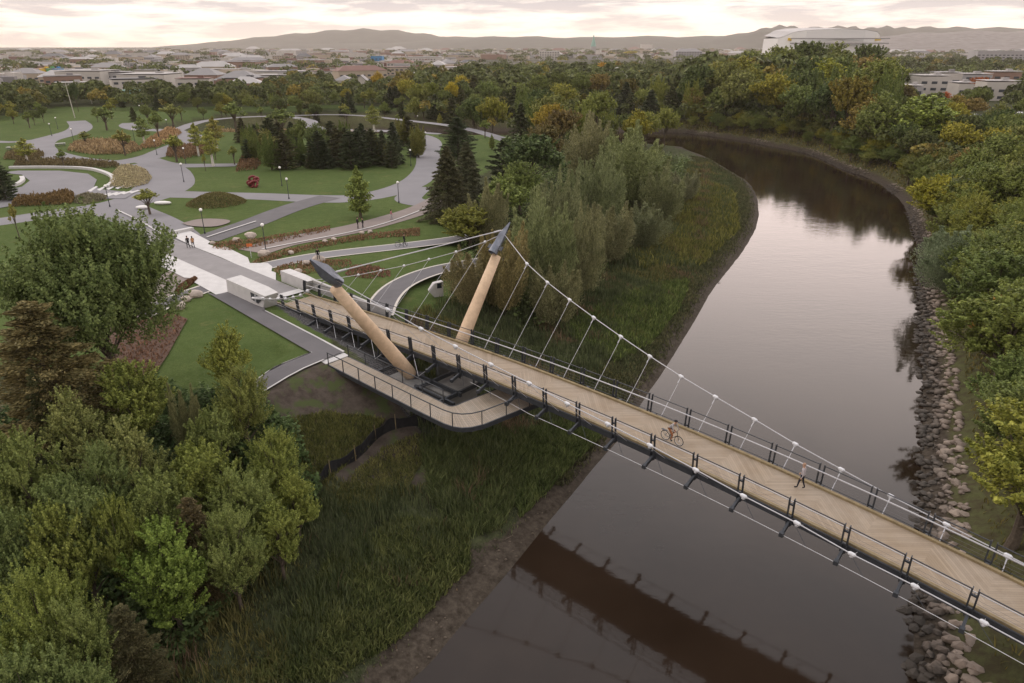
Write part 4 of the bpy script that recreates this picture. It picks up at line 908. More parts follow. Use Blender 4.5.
def tree_proto(kind, name, h, r, n, size, seed, bark='bark', leaf='leaf', trunk_h=.25, K=26):
    rg = np.random.default_rng(seed); Vs = []; Fs = []; off = 0; limbs = []
    def put(V, Fq):
        nonlocal off; Vs.append(V); Fs.append(Fq+off); off += len(V)
    cb = h*trunk_h
    if kind in ('broad', 'maple', 'ash', 'oval'):
        zc = (h+cb)/2; rz = (h-cb)/2; K_ = K; cs = []
        for k in range(K_):
            d = unit(1, rg)[0]; 
            if d[2] < (-.9 if n > 20000 else -.5): d[2] *= -.6
            f = rg.uniform(.45, .82); taper = 1.0
            if kind == 'oval': taper = 1-.45*max(d[2], 0)
            c = np.array([d[0]*r*f*taper, d[1]*r*f*taper, zc+d[2]*rz*f*.95]); rc = r*rg.uniform(.24, .40)*(1-.25*max(d[2], 0)); cs.append((c, rc))
        cs.append((np.array([0, 0, h-r*.32]), r*.3)); cs.append((np.array([0, 0, zc]), r*.45))
        wt = np.array([c[1]**2 for c in cs]); wt /= wt.sum(); cnt = (wt*n).astype(int)
        for (c, rc), q_ in zip(cs, cnt):
            D = unit(q_, rg); D[:, 2] = np.where(D[:, 2] < -.3, -D[:, 2], D[:, 2])
            # twiggy tufts: leaves strung along short shoots that point outward and up
            nt = max(6, int(16*(rc/r)/.3)); T = unit(nt, rg); T[:, 2] = np.abs(T[:, 2])*.9+.1*T[:, 2]; ax = T*.8+np.array([0, 0, .55]); ax /= np.linalg.norm(ax, axis=1)[:, None]; ti = rg.integers(0, nt, q_)
            tt = rg.uniform(0, 1, q_)**.8; w_ = rc*.27*np.sqrt(np.clip(1.05-tt, 0, 1))[:, None]; Cc = c+T[ti]*rc*.45+ax[ti]*(rc*1.3*tt)[:, None]+unit(q_, rg)*w_*rg.uniform(.3, 1, q_)[:, None]
            D2 = Cc-c; D2 /= np.linalg.norm(D2, axis=1)[:, None]; put(*leaves(Cc, D2, size, rg, .62)); limbs.append(c)
    elif kind == 'willow':
        for k in range(K):
            a = rg.uniform(0, 2*math.pi); rr = r*math.sqrt(rg.uniform(0, 1))*.72; hh = h*rg.uniform(.5 if h > 9 else .74, 1.0)*(1-.3*(rr/r)**2)
            base = np.array([math.cos(a)*rr*.5, math.sin(a)*rr*.5, cb*.5]); top = np.array([math.cos(a)*rr, math.sin(a)*rr, hh]); q_ = n//K
            t = rg.uniform(.03, 1.08, q_)**.8; ax = top-base; w_ = r*.24*np.sin(np.clip(t*1.02, 0, 1)*math.pi*.9+.25)*rg.uniform(.7, 1.2)+.10; D = unit(q_, rg); D[:, 2] = np.abs(D[:, 2])*.6
            C = base+ax*t[:, None]+D*w_[:, None]*rg.uniform(.6, 1.1, q_)[:, None]
            al_ = ax/np.linalg.norm(ax)+D*.5; put(*leaves(C, D, size, rg, .30, .2, along=al_)); limbs.append(top*.6+base*.4)
    elif kind in ('spruce', 'pine'):
        nb = K*4; q_ = n//nb
        for k in range(nb):
            t = (k+.5)/nb; z = cb*.4+(h-cb*.4)*t; L = r*((1-t)**.85 if kind == 'spruce' else (1-t**1.8)**.7*(.55+.45*rg.random()))*rg.uniform(.8, 1.1)+.12; a = k*2.399+rg.uniform(-.3, .3)
            d = np.array([math.cos(a), math.sin(a), 0]); s_ = rg.uniform(.15, 1, q_)**.7; droop = -.28 if kind == 'spruce' else .12
            C = np.array([0, 0, z])+d*(L*s_)[:, None]+np.array([0, 0, 1.0])*(droop*L*s_**1.6)[:, None]; wd = L*.32*(1.15-s_)+.08; C = C+rg.normal(size=(q_, 3))*np.stack([wd*.6, wd*.6, wd*.3], 1)
            D = np.tile(d+np.array([0, 0, .4]), (q_, 1)); put(*leaves(C, D, size, rg, .42, .3, along=np.tile(d, (q_, 1))+np.array([0, 0, .15 if kind == 'pine' else -.2]))); 
            if k % 4 == 0: limbs.append(np.array([0, 0, z])+d*L*.8)
    elif kind == 'poplar':
        for k in range(K):
            t = (k+.5)/K; z = cb+(h-cb)*t*.97; w_ = r*math.sin(min(1, t*.9+.16)*math.pi)**.7; a = k*2.4; c = np.array([math.cos(a)*w_*.5, math.sin(a)*w_*.5, z]); q_ = n//K; D = unit(q_, rg)
            put(*leaves(c+D*np.array([w_*.65+.15, w_*.65+.15, (h-cb)*.085])*rg.uniform(.5, 1.1, q_)[:, None], D, size, rg, .6)); limbs.append(c)
    V = np.concatenate(Vs); Fq = np.concatenate(Fs)
    crown = np_mesh(name+'_crown', V, Fq, leaf)
    m = MB(); tr = h*.018+.05; topz = h*.9 if kind in ('spruce', 'pine', 'poplar') else h*.6
    m.path([(0, 0, -.5), (0, 0, 0), (h*.006, 0, cb), (0, h*.01, (cb+topz)/2), (0, 0, topz)], [tr*1.6, tr*1.25, tr, tr*.65, tr*.15], 8)
    for c in limbs[:: max(1, len(limbs)//14)]:
        z0 = min(max(cb*.8, c[2]*.5), topz*.9) if kind not in ('spruce', 'pine') else c[2]*.98
        mid = np.array([c[0]*.45, c[1]*.45, (z0*.45+c[2]*.55)]); m.path([(0, 0, z0), mid, c], [tr*.45, tr*.28, tr*.08], 5)
    tm = bpy.data.meshes.new(name+'_trunk'); tm.from_pydata(m.v, [], m.f); tm.materials.append(MATS[bark])
    return dict(crown=crown, trunk=tm, h=h, r=r, name=name)
def plant_tree(pr, loc, h=None, r=None, color=(1, 1, 1), name='tree', label=None, cat='tree', group=None, rz=None, trunk=True):
    sz = (h/pr['h']) if h else 1; sx = (r/pr['r']) if r else sz
    e = bpy.data.objects.new(name, None); COL.objects.link(e); e.location = loc; e.rotation_euler = (0, 0, random.uniform(0, 6.28) if rz is None else rz); e.scale = (sx, sx, sz); e.empty_display_size = .3
    c = bpy.data.objects.new('crown', pr['crown']); COL.objects.link(c); c.parent = e; c.color = (*color, 1)
    if trunk: t = bpy.data.objects.new('trunk', pr['trunk']); COL.objects.link(t); t.parent = e
    return tag(e, label, cat, group)
PR = {}
# fine ones for the foreground
PR['maple'] = tree_proto('broad', 'maple', 14, 7.2, 110000, .135, 11, leaf='leaf_dark', K=95, trunk_h=.13)
PR['ashA'] = tree_proto('broad', 'ash', 8, 3.0, 32000, .085, 12, K=30, trunk_h=.12)
PR['ashB'] = tree_proto('oval', 'ash', 8, 2.6, 30000, .08, 13, K=34, trunk_h=.1)
PR['ashC'] = tree_proto('broad', 'ash', 8, 3.0, 30000, .09, 14, K=22, trunk_h=.1)
PR['wilA'] = tree_proto('broad', 'willow', 8, 3.1, 42000, .062, 15, K=38, trunk_h=.06, leaf='leaf')
PR['pineN'] = tree_proto('pine', 'pine', 12, 4.2, 50000, .12, 16, K=26, trunk_h=.15, leaf='needle')
PR['spruceN'] = tree_proto('spruce', 'spruce', 12, 3.6, 45000, .12, 17, K=34, trunk_h=.08, leaf='needle')
# middle distance
PR['willow1'] = tree_proto('willow', 'willow', 11, 5.2, 34000, .15, 21, K=34, trunk_h=.1, leaf='willow_leaf')
PR['willow2'] = tree_proto('willow', 'willow', 10, 4.6, 30000, .15, 22, K=26, trunk_h=.1, leaf='willow_leaf')
PR['b1'] = tree_proto('broad', 'tree', 12, 5.4, 11000, 0.266, 31, K=26, trunk_h=.12)
PR['b2'] = tree_proto('oval', 'tree', 13, 4.8, 11000, 0.252, 32, K=28, trunk_h=.1)
PR['b3'] = tree_proto('broad', 'tree', 11, 5.8, 11000, 0.280, 33, K=18, trunk_h=.12, leaf='leaf_dark')
PR['b4'] = tree_proto('willow', 'tree', 12, 4.8, 11000, 0.252, 34, K=20, trunk_h=.1)
PR['pine'] = tree_proto('pine', 'pine', 9, 3.0, 4500, .30, 35, K=14, leaf='needle', trunk_h=.05)
PR['spruce'] = tree_proto('spruce', 'spruce', 9, 2.6, 4500, .28, 36, K=18, leaf='needle', trunk_h=.05)
PR['young'] = tree_proto('oval', 'tree', 6, 1.9, 1600, .20, 37, K=14, trunk_h=.28)
PR['birch'] = tree_proto('poplar', 'birch', 9, 1.9, 2200, .20, 38, K=12, bark='birch_bark', trunk_h=.35)
PR['poplar'] = tree_proto('poplar', 'poplar', 10, 2.0, 4500, .22, 39, K=16, trunk_h=.12)
def apex(u, v, h):
    z = ZP
    for _ in range(6): p = at(u, v, z+h); z = gz(*p)
    return Vector((p[0], p[1], z)), math.hypot(p[0], p[1], HC-z-h)
DG = (.85, .95, .9); YG = (1.1, 1.12, .78); MG = (1, 1.05, .9); OL = (1.05, 1.02, .8); SG = (1.25, 1.2, 1.15); BR = (1.5, 1.0, .9)
# ---- foreground, left: (proto, apex u, v, height, crown width px, tint, label)
fore = [('maple', 76, 217, 14.3, 160, (1.2, 1.25, 1.0), 'large dark green maple at the left beside the plaza, biggest crown of all'),
 ('pineN', 26, 303, 11.5, 170, (2.0, 1.55, 1.2), 'brownish olive pine with a reddish trunk directly below the large maple'),
 ('ashA', 128, 382, 7.5, 92, YG, 'light yellow-green tree just below the trunk of the large maple'),
 ('ashB', 62, 398, 8, 82, SG, 'grey-green tree standing between the brownish pine and the light yellow-green tree'),
 ('ashC', 14, 438, 8.5, 95, MG, 'mid-green tree at the left edge below the brownish pine'),
 ('ashB', 122, 424, 8, 84, SG, 'silvery green narrow tree in front of the light yellow-green tree'),
 ('willow2', 182, 388, 7, 62, OL, 'soft olive tree at the edge of the lawn, left of the thin yellowish one'),
 ('ashB', 228, 343, 6.5, 62, (1.3, 1.25, .8), 'thin yellowish open-crowned tree standing nearest the T-shaped side path'),
 ('wilA', 240, 396, 7, 72, OL, 'soft olive bushy tree below the thin yellowish one'),
 ('ashC', 196, 446, 7.5, 95, YG, 'yellow-green round tree in the middle of the foreground wood'),
 ('wilA', 268, 430, 6.5, 72, YG, 'yellow-olive bushy tree at the right edge of the wood above the silt fence'),
 ('ashA', 60, 486, 9, 100, DG, 'deep green tree low on the left, below the grey-green tree'),
 ('ashC', 150, 474, 8, 92, MG, 'mid-green tree below the silvery narrow tree'),
 ('wilA', 238, 470, 7, 88, MG, 'soft green tree left of the upper end of the silt fence'),
 ('ashB', 290, 474, 5.5, 58, (1.2, 1.2, .8), 'small yellow-green tree touching the end of the silt fence'),
 ('ashC', 106, 500, 8.5, 62, YG, 'bright green tufted tree in the lower left, topmost of the bright pair'),
 ('ashA', 48, 515, 8.5, 90, (1.2, 1.2, .85), 'pale green tree in the lower left, left of the bright tufted tree'),
 ('ashC', 155, 527, 7.5, 105, (.95, 1.15, .7), 'bright green spreading tree in the lower left, right one of the bright pair'),
 ('pineN', 186, 498, 7.5, 78, (1.5, 1.1, .95), 'sparse reddish brown tree right of the bright green spreading tree'),
 ('wilA', 222, 512, 7, 82, MG, 'olive green bushy tree at the wood edge above the dark reeds'),
 ('ashA', 272, 508, 5.5, 70, YG, 'low bright bush at the right end of the foreground wood'),
 ('wilA', 22, 570, 8.5, 110, (1.0, 1.05, .72), 'tall yellowish olive tree at the lower left corner'),
 ('wilA', 64, 600, 7.5, 90, MG, 'dark olive tree beside the yellowish one in the lower left corner'),
 ('pineN', 118, 606, 6.5, 80, (1.3, 1.1, .95), 'grey-brown twiggy tree at the bottom left below the bright spreading tree'),
 ('ashC', 10, 655, 8, 110, DG, 'dark tree cut by the bottom left corner of the picture'),
 ('wilA', 70, 668, 6.5, 90, DG, 'dark bushy tree at the bottom edge, right of the corner tree'),
 ('ashA', 0, 520, 8.5, 90, DG, 'dark green tree cut by the left edge below the mid-green one'),
 ('spruceN', 30, 372, 8.0, 70, (1.15, 1.15, .9), 'dark conifer half hidden under the brownish pine'),
 ('wilA', 92, 452, 7.5, 80, DG, 'dark green tree wedged between the silvery tree and the grey-green tree'),
 ('ashC', 212, 418, 6.5, 70, MG, 'mid-green tree between the two soft olive trees at the lawn edge')]
for (k, u, v, h, wpx, tint, lb) in fore:
    p, dist = apex(u, v, h); d_ax = p.y*CP+(HC-p.z-h*.6)*SP; r_ = wpx/2*d_ax/F_PX*(.95 if k in ('maple', 'pineN') else .80)
    plant_tree(PR[k], p, h, r_, tint, 'conifer_tree' if 'pine' in k or 'spruce' in k else 'broadleaf_tree', lb)
# ---- willow belt and spruces between lawn and marsh
belt = [('willow1', 541, 190, 14.1, 102, (1.0, 1.1, .85), 'big olive willow right of the right mast head'), ('willow1', 582, 205, 12.2, 73, (1.08, 1.06, .9), 'brownish olive willow next right of the big one by the mast'),
 ('willow2', 503, 222, 10.9, 81, (1.25, 1.05, .8), 'yellowish bush-like willow hidden behind the right mast head'), ('willow2', 556, 255, 8.3, 81, (1.1, 1.06, .9), 'low brownish willow at the foot of the big olive willow'),
 ('willow1', 634, 128, 15.4, 112, (1.02, 1.12, .82), 'largest and farthest olive willow of the belt, beside the marsh'), ('willow1', 600, 150, 14.1, 81, (.95, 1.05, .85), 'olive willow left of the largest one'),
 ('willow2', 664, 160, 11.5, 61, (1.05, 1.1, .9), 'feathery willow on the right flank of the belt'), ('willow2', 608, 196, 10.2, 81, (1.1, 1.06, .92), 'brownish willow below the largest one'),
 ('willow2', 645, 198, 8.3, 73, (.9, .95, .85), 'low dark willow scrub beside the marsh'), ('willow1', 592, 116, 14.1, 78, (1.1, 1.05, .9), 'dark olive willow behind the largest one'),
 ('willow2', 684, 168, 7.0, 51, (1.0, 1.0, .95), 'small dark willow scrub at the river bend'), ('willow1', 560, 168, 13.4, 76, (1.0, 1.05, .9), 'green willow between the spruces and the brownish ones'),
 ('b3', 532, 138, 10, 70, (.85, .95, .85), 'round dark green broadleaf tree behind the big olive willow'), ('b2', 502, 176, 8, 52, (1.0, 1.1, .85), 'green tree between the dark spruce and the mast head'),
 ('willow2', 488, 172, 10.9, 59, (1.1, 1.06, .92), 'grey-olive feathery tree right of the dark spruce'), ('ashA', 520, 168, 8.5, 46, (.9, 1.0, .8), 'deep green tree beside the grey-olive feathery tree'),
 ('ashC', 470, 205, 6, 60, (1.25, 1.15, .75), 'light green low tree at the foot of the dark spruce'), ('willow2', 470, 258, 7.0, 73, (1.1, .95, .8), 'brownish shrub under the back stay cables'),
 ('spruceN', 446, 146, 11.5, 62, (1.05, .95, .85), 'tall dark brown spruce with cone tips right of the lawn'), ('spruceN', 466, 142, 11, 54, (1.15, 1.1, 1.05), 'grey-tinged spruce just behind the tall dark brown one'),
 ('pineN', 457, 117, 10, 44, (.75, .9, .75), 'deep green pine standing apart behind the two spruces'), ('pine', 503, 140, 9, 40, (.75, .85, .75), 'dark pine at the edge of the wood'),
 ('b3', 560, 112, 11, 46, (1.5, .95, .85), 'purplish brown tree in the wood behind the willows'), ('b3', 545, 128, 9, 44, (1.3, .9, .8), 'small purplish brown tree behind the deep green one'),
 ('poplar', 356, 167, 8, 24, (1.0, 1.1, .8), 'single upright green tree standing on the lawn by the path junction')]
for (k, u, v, h, wpx, tint, lb) in belt:
    p, dist = apex(u, v, h); d_ax = p.y*CP+(HC-p.z-h*.6)*SP; r_ = wpx/2*d_ax/F_PX
    nm = 'spruce_tree' if 'spruce' in k else 'pine_tree' if k == 'pine' else 'willow_tree' if 'willow' in k else 'broadleaf_tree'
    plant_tree(PR[k], p, h, r_, tint, nm, lb)
for k in range(16):                                                # scrub filling the belt between the named willows
    u = random.uniform(480, 660); v = np.interp(u, [480, 560, 620, 660], [300, 265, 225, 200])+random.uniform(-45, 5); g_ = ground(u, v)
    plant_tree(PR['willow2'], g_, random.uniform(3, 5), random.uniform(1.8, 3), (random.uniform(.95, 1.2), random.uniform(.95, 1.05), .9), 'willow_shrub', 'low olive willow scrub between the taller willows along the marsh', 'shrub', 'willow scrub in the belt')
# ---- park trees
park = [('birch', 139, 116, 8, 12), ('birch', 193, 137-14, 8, 11), ('birch', 212, 117, 8.5, 13), ('young', 172, 136, 6, 17), ('young', 120, 131, 6, 13), ('young', 83, 132, 4, 11), ('young', 60, 150, 4, 8), ('birch', 207, 128, 8.5, 14), ('young', 154, 112, 8, 12),
 ('young', 102, 108, 7, 16), ('young', 232, 103, 9, 20), ('young', 169, 103, 8.5, 17), ('birch', 21, 138, 6, 14), ('young', 10, 205, 5, 8), ('young', 232, 147, 4, 9), ('young', 278, 98, 10, 21), ('young', 330, 95, 9, 18), ('birch', 372, 104, 9, 12), ('young', 203, 155, 3.5, 4), ('young', 145, 190, 4, 19), ('young', 320, 109, 6, 14)]
ptint = [(1.1, 1.05, .8), (1.3, 1.2, .8), (.9, 1, .8), (1.3, 1.05, .8)]
pdesc = ['white-stemmed young tree', 'small round-headed tree', 'young tree']
where_p = ['on the oval lawn by the plum-coloured bed', 'on the right-hand far lawn, left one of the white-stemmed trio', 'on the far lawn, tallest of the white-stemmed trio', 'at the left tip of the reddish shrub bed', 'behind the mounded grass bed', 'left end of the mounded grass bed', 'in the bend of the S-shaped path', 'in the reddish shrub bed right of its fellow',
 'just before the dark trees above the curled path', 'by the far lawn edge under the overhead poles', 'with pale crown on the far lawn beside the tan grass', 'with pale crown at the foot of the dark trees', 'above the left hedge', 'in the grass strip at the far left below the round plaza', 'standing alone on the plain lawn', 'with pale green crown left of the far path curl', 'with yellowish crown behind the pine grove', 'with a single white stem behind the far path', 'as a thin sapling beside the pine grove', 'dark and bushy behind the white stone benches', 'at the curl of the far path']
for (k, u, v, h, wpx), wh in zip(park, where_p):
    p, dist = apex(u, v, h); d_ax = p.y*CP+(HC-p.z-h*.6)*SP
    plant_tree(PR[k], p, h, wpx/2*d_ax/F_PX*1.3, random.choice(ptint), 'birch_tree' if k == 'birch' else 'young_tree', ('white-stemmed young birch ' if k == 'birch' else 'small park tree ')+wh, 'tree')
grove = [(0, 0)]
for i in range(48):
    u = np.interp(i % 24, [0, 23], [246, 416])+random.uniform(-5, 5); row = i//24; v = [166, 152][row]+random.uniform(-5, 4)-(6 if abs(u-330) > 70 else 0)
    g_ = ground(u, v); k = random.choice(['pine', 'b4', 'pine', 'b4', 'spruce', 'b2']); h_ = random.uniform(4.5, 8.5)
    plant_tree(PR[k], g_, h_, h_*.42, random.choice([(.65, .75, .65), (.8, .85, .7), (.95, .85, .7)]), 'grove_tree', f'{"tall" if h_ > 6.8 else "low"} dark {"pine" if k == "pine" else "spruce" if k == "spruce" else "broadleaf"} in the {"front" if row == 0 else "rear"} row, {"left" if u < 300 else "middle" if u < 360 else "right"} of the lawn grove', 'tree', 'pine grove on the lawn')
for k_, (u, v, h_, wh) in enumerate(((40, 117, 5.5, 'left of the top of the S-shaped path'), (98, 122, 5, 'right of the top of the S-shaped path'), (112, 119, 6, 'on the far lawn under the dark belt, left part'), (148, 117, 5, 'by the curled end of the far path'), (182, 121, 5.5, 'on the tongue of lawn inside the far path'), (222, 118, 6, 'on the far lawn left of the pale crown'), (262, 120, 5, 'between tan grass strip and far path'), (300, 115, 6, 'above the far path curl'), (345, 119, 6, 'on the far lawn right of the curl'),
    (385, 117, 6, 'near the right end of the far lawn'), (398, 126, 4.5, 'on the strip between two far paths'), (440, 126, 5, 'at the foot of the wood by the far path'), (128, 150, 3.5, 'in the mounded grass bed'), (176, 153, 3.5, 'in the reddish shrub bed'), (216, 160, 2.8, 'as a low bush on the plain lawn'), (258, 133, 4, 'behind the left end of the grove'), (30, 128, 5, 'on the small far left lawn'), (14, 124, 5.5, 'at the far left edge of the lawn'), (485, 138, 5, 'on the lawn beside the wood edge'), (492, 150, 4, 'on the lawn right of the two spruces'))):
    plant_tree(PR[['young', 'b2', 'young', 'poplar'][k_ % 4]], ground(u, v), h_, h_*(.36 if k_ % 4 != 3 else .22), [(1.0, 1.1, .8), (.9, .95, .75), (1.3, 1.15, .7)][k_ % 3], 'young_tree', ['small', 'bushy', 'slight', 'upright'][k_ % 4]+' tree '+wh, 'tree')
rk = random.Random(4)
for k_ in range(34):
    u = rk.uniform(0, 520); v = rk.choice([rk.uniform(107, 113), rk.uniform(117, 121), rk.uniform(121.5, 124)]) if u > 60 else rk.uniform(119, 126)
    g_ = ground(u, v); h_ = rk.uniform(4, 8); plant_tree(PR[rk.choice(['b1', 'b2', 'b3', 'young', 'pine', 'b4'])], g_, h_, h_*rk.uniform(.32, .46), rk.choice([(1.0, 1.05, .8), (.85, .9, .75), (1.25, 1.1, .7), (1.1, 1.1, .85)]), 'far_lawn_tree', ('tall' if h_ > 6.3 else 'short')+' mixed tree on the far lawns in front of the dark belt, '+('left third' if u < 170 else 'middle' if u < 340 else 'right third'), 'tree', 'trees dotted over the far lawns')
for (u, v, h_) in ((6, 200, 6.5), (-8, 196, 7.5), (2, 187, 5), (250, 163, 5.5)):
    plant_tree(PR['pine'], ground(u, v), h_, h_*.45, (.8, .95, .8), 'pine_tree', 'dark pine at the left edge of the picture beside the round plaza' if u < 100 else 'conical dark pine at the left end of the grove', 'tree', 'pines by the round plaza' if u < 100 else None)
# ---- planting beds
def bed(name, poly, n, h, size, tint, label, leaf='dry_leaf', cat=None, dens=.8):
    P = pxpoly(poly) if not isinstance(poly, np.ndarray) else poly; lo, hi = P.min(0), P.max(0); rg = np.random.default_rng(len(label)*7+n)
    C = rg.uniform(lo, hi, (n*6, 2)); C = C[inside(C, P)][:int(n*dens)]; lump = (hnoise(C[:, 0], C[:, 1], 1.6)*.5+.6)*.5+.5
    edge = seg_dist(C, np.vstack([P, P[:1]])); z = gh(C)+rg.random(len(C))**.6*h*np.clip(lump, .35, 1.2)*np.clip(edge/1.2+.35, 0, 1)
    V, Fq = leaves(np.column_stack([C, z]), np.tile([0, 0, .6], (len(C), 1)), size, rg, .55, .2, along=np.tile([0, 0, .6], (len(C), 1))); me = np_mesh(name, V, Fq, leaf)
    o = bpy.data.objects.new(name, me); COL.objects.link(o); o.color = (*tint, 1); tag(o, label, None, None, 'stuff'); o['category'] = 'planting'; return o
TAN = (1.55, 1.5, 1.2); PL = (.8, .6, .6); RD = (1.0, .85, .7)
bed('grass_mound_bed', [(68, 151), (75, 146), (95, 143), (115, 143), (138, 147), (142, 150), (128, 154), (95, 155)], 9000, 1.8, .30, TAN, 'mounded bed of tan ornamental grasses on the oval lawn')
bed('grass_bed', [(138, 149), (150, 140), (166, 130), (176, 130), (182, 133), (170, 142), (155, 148)], 5000, 1.4, .28, (1.6, 1.4, 1.05), 'orange-tan grass bed climbing toward the curled far path')
bed('shrub_bed', [(166, 157), (168, 149), (185, 147), (205, 145), (212, 142), (214, 146), (203, 155), (185, 159)], 5000, 1.3, .25, RD, 'reddish brown shrub bed around the white-stemmed trees')
bed('hedge', [(4, 160), (6, 155), (20, 153), (44, 153), (44, 157), (30, 160)], 4000, 1.4, .22, (.75, .78, .55), 'upper brown-topped hedge left of the S-shaped path')
bed('hedge', [(14, 167), (16, 162), (60, 161), (100, 163), (120, 165), (118, 168), (60, 168)], 7000, 1.3, .22, (.72, .76, .55), 'long brown hedge behind the curved seating wall')
bed('hedge', [(12, 207), (14, 202), (45, 199), (60, 195), (74, 194), (75, 200), (72, 204), (40, 206)], 6000, 1.5, .20, (.8, .72, .45), 'brown hedge with rusty top below the round plaza')
bed('flower_bed', [(108, 187), (112, 175), (118, 168), (130, 166), (146, 170), (152, 178), (148, 184), (128, 189)], 8000, .9, .18, (1.7, 1.95, 1.7), 'pale flowering bed right of the curved seating wall')
bed('flower_bed', [(74, 203), (76, 196), (92, 194), (108, 196), (106, 200), (84, 205)], 2500, .6, .18, (.9, 1.1, 1.0), 'small grey-green planting at the striped crossing')
bed('tan_grass_strip', [(216, 131), (218, 126), (256, 124), (300, 127), (340, 130), (380, 129), (380, 132), (300, 132), (256, 131)], 6000, 1.2, .3, TAN, 'long strip of pale tan grass across the far lawn')
bed('rust_hedge', [(236, 172), (240, 160), (256, 158), (262, 164), (256, 170)], 2500, 1.6, .22, (.8, .65, .52), 'reddish shrubs at the left end of the grove')
bed('perennial_strip', [(212, 249), (216, 243), (256, 240), (300, 232), (330, 226), (330, 231), (300, 238), (262, 246), (232, 252)], 5000, .55, .16, (1.05, .85, .7), 'rusty perennial strip along the upper side of the bike path', dens=.28)
bed('perennial_strip', [(250, 264), (262, 258), (288, 250), (320, 243), (352, 237), (400, 231), (420, 228), (420, 236), (380, 238), (340, 244), (300, 252), (268, 262)], 8000, .5, .16, (1.05, .88, .72), 'rusty perennial strip between the bike path and the narrow footpath', dens=.28)
bed('perennial_bed', [(272, 272), (280, 266), (300, 262), (350, 260), (352, 266), (330, 271), (300, 275), (284, 278)], 3500, .5, .16, (1.05, .88, .72), 'rusty perennial bed behind the far anchor block', dens=.28)
bed('perennial_bed', [(345, 275), (352, 266), (372, 266), (392, 272), (390, 277), (366, 279)], 2500, .5, .17, (1.0, .75, .72), 'pinkish perennial bed on the lawn under the back stay', dens=.28)
bed('perennial_strip', [(175, 292), (182, 284), (196, 277), (198, 280), (188, 288), (178, 296)], 1500, .5, .16, (.75, .55, .45), 'rusty perennials between plaza corner and maple crown')
MUL = patch('mulch_bed', [(172, 314), (188, 320), (182, 330), (168, 356), (156, 374), (136, 378), (110, 378), (100, 330)], 'mulch', dz=-.03)
bed('mulch_shrubs', [(172, 314), (188, 320), (182, 330), (168, 356), (156, 374), (136, 378), (110, 372), (115, 330)], 1500, .55, .16, (.9, .7, .66), 'pinkish brown young shrubs in rows on the mulch bed')
bed('mound_scrub', MOUND+np.array([(5*math.cos(a_), 5*math.sin(a_)) for a_ in np.linspace(0, 6.2, 16)]), 9000, .22, .13, (.72, .85, .5), 'brownish weeds covering the round grass mound')
# ================================================================== WOODS
TREES = []                       # candidate trees of the woods: x, y, h, r, kind, tint, region
def scatter(poly_px, spacing, hr, kinds, tints, region, rr=.42, z=ZP, dmin=6.0, rightonly=False):
    P = pxpoly(poly_px, z); lo, hi = P.min(0), P.max(0); rg = np.random.default_rng(abs(hash(region)) % 1 + len(poly_px)*31+int(spacing*10)); got = []
    n = int((hi-lo).prod()/(spacing**2)*2.2); n = min(n, 60000); C = rg.uniform(lo, hi, (n, 2)); C = C[inside(C, P)]
    C = C[~inside(C, RIVER)]; dd = np.minimum(seg_dist(C, Lw), seg_dist(C, Rw)); C = C[dd > dmin]
    if rightonly: C = C[seg_dist(C, Rw) < seg_dist(C, Lw)]
    grid = {}
    for x, y in C:
        sp = spacing*(1+max(0, y-200)/900); g_ = (int(x//sp), int(y//sp)); ok = True
        for i in (-1, 0, 1):
            for j in (-1, 0, 1):
                for (a, b) in grid.get((g_[0]+i, g_[1]+j), ()):
                    if (a-x)**2+(b-y)**2 < sp*sp*.72: ok = False
        if ok: grid.setdefault(g_, []).append((x, y)); got.append((x, y))
    for x, y in got:
        h = rg.uniform(*hr); TREES.append((x, y, h, h*rr*rg.uniform(.85, 1.2), kinds[rg.integers(len(kinds))], tints[rg.integers(len(tints))], region))
G1 = [(.8, .9, .75), (.95, 1.0, .8), (1.1, 1.1, .8), (.75, .82, .72), (1.0, .95, .8), (1.15, 1.1, .75), (.85, .9, .7)]
AU = G1*4 + [(1.45, 1.2, .55), (1.6, 1.1, .55), (1.35, .95, .7), (1.25, .85, .8), (1.5, 1.4, .6), (1.3, 1.15, .6)]
scatter([(470, 126), (440, 120), (405, 112), (396, 104), (420, 90), (470, 80), (560, 76), (690, 76), (745, 90), (742, 118), (700, 126), (676, 130), (650, 131), (640, 140), (615, 140), (585, 140), (560, 158), (525, 150), (505, 136)], 9.0, (9, 14), ['b1', 'b2', 'b3', 'b4', 'b1', 'spruce'], AU, 'wood between the park and the far river bend')
FARC = [(878, 110), (878, 195), (895, 205), (912, 216), (935, 220), (960, 210), (1120, 215), (1120, 145), (960, 138), (905, 122)]
FARB = [(690, 132), (700, 142), (745, 146), (775, 153), (800, 158), (822, 163), (850, 180), (878, 190), (878, 112), (850, 100), (700, 84), (690, 100)]
scatter(FARB, 8.6, (10, 22), ['b1', 'b2', 'b3', 'b4', 'b2'], AU, 'tall wood on the far right bank', rightonly=True)
scatter(FARC, 7.5, (7, 11), ['b1', 'b2', 'b3', 'b1'], AU, 'lower wood below the parked cars', rightonly=True)
scatter([(700, 84), (760, 84), (850, 98), (895, 112), (890, 96), (880, 80), (800, 74), (700, 74)], 11, (13, 19), ['b1', 'b2', 'b3', 'b4'], AU, 'wood behind the far right bank')
scatter([(900, 200), (915, 240), (922, 275), (930, 300), (942, 330), (958, 370), (982, 410), (998, 480), (1020, 540), (1250, 560), (1300, 200)], 3.6, (5, 10.5), ['ashA', 'ashB', 'ashC', 'wilA', 'ashA'], [(1.05, 1.08, .7), (.9, 1.0, .75), (1.25, 1.15, .65), (.78, .9, .75), (.95, 1.0, .7), (.85, .92, .8)], 'shrubby wood on the right bank', .48, z=5.0, dmin=4.7, rightonly=True)
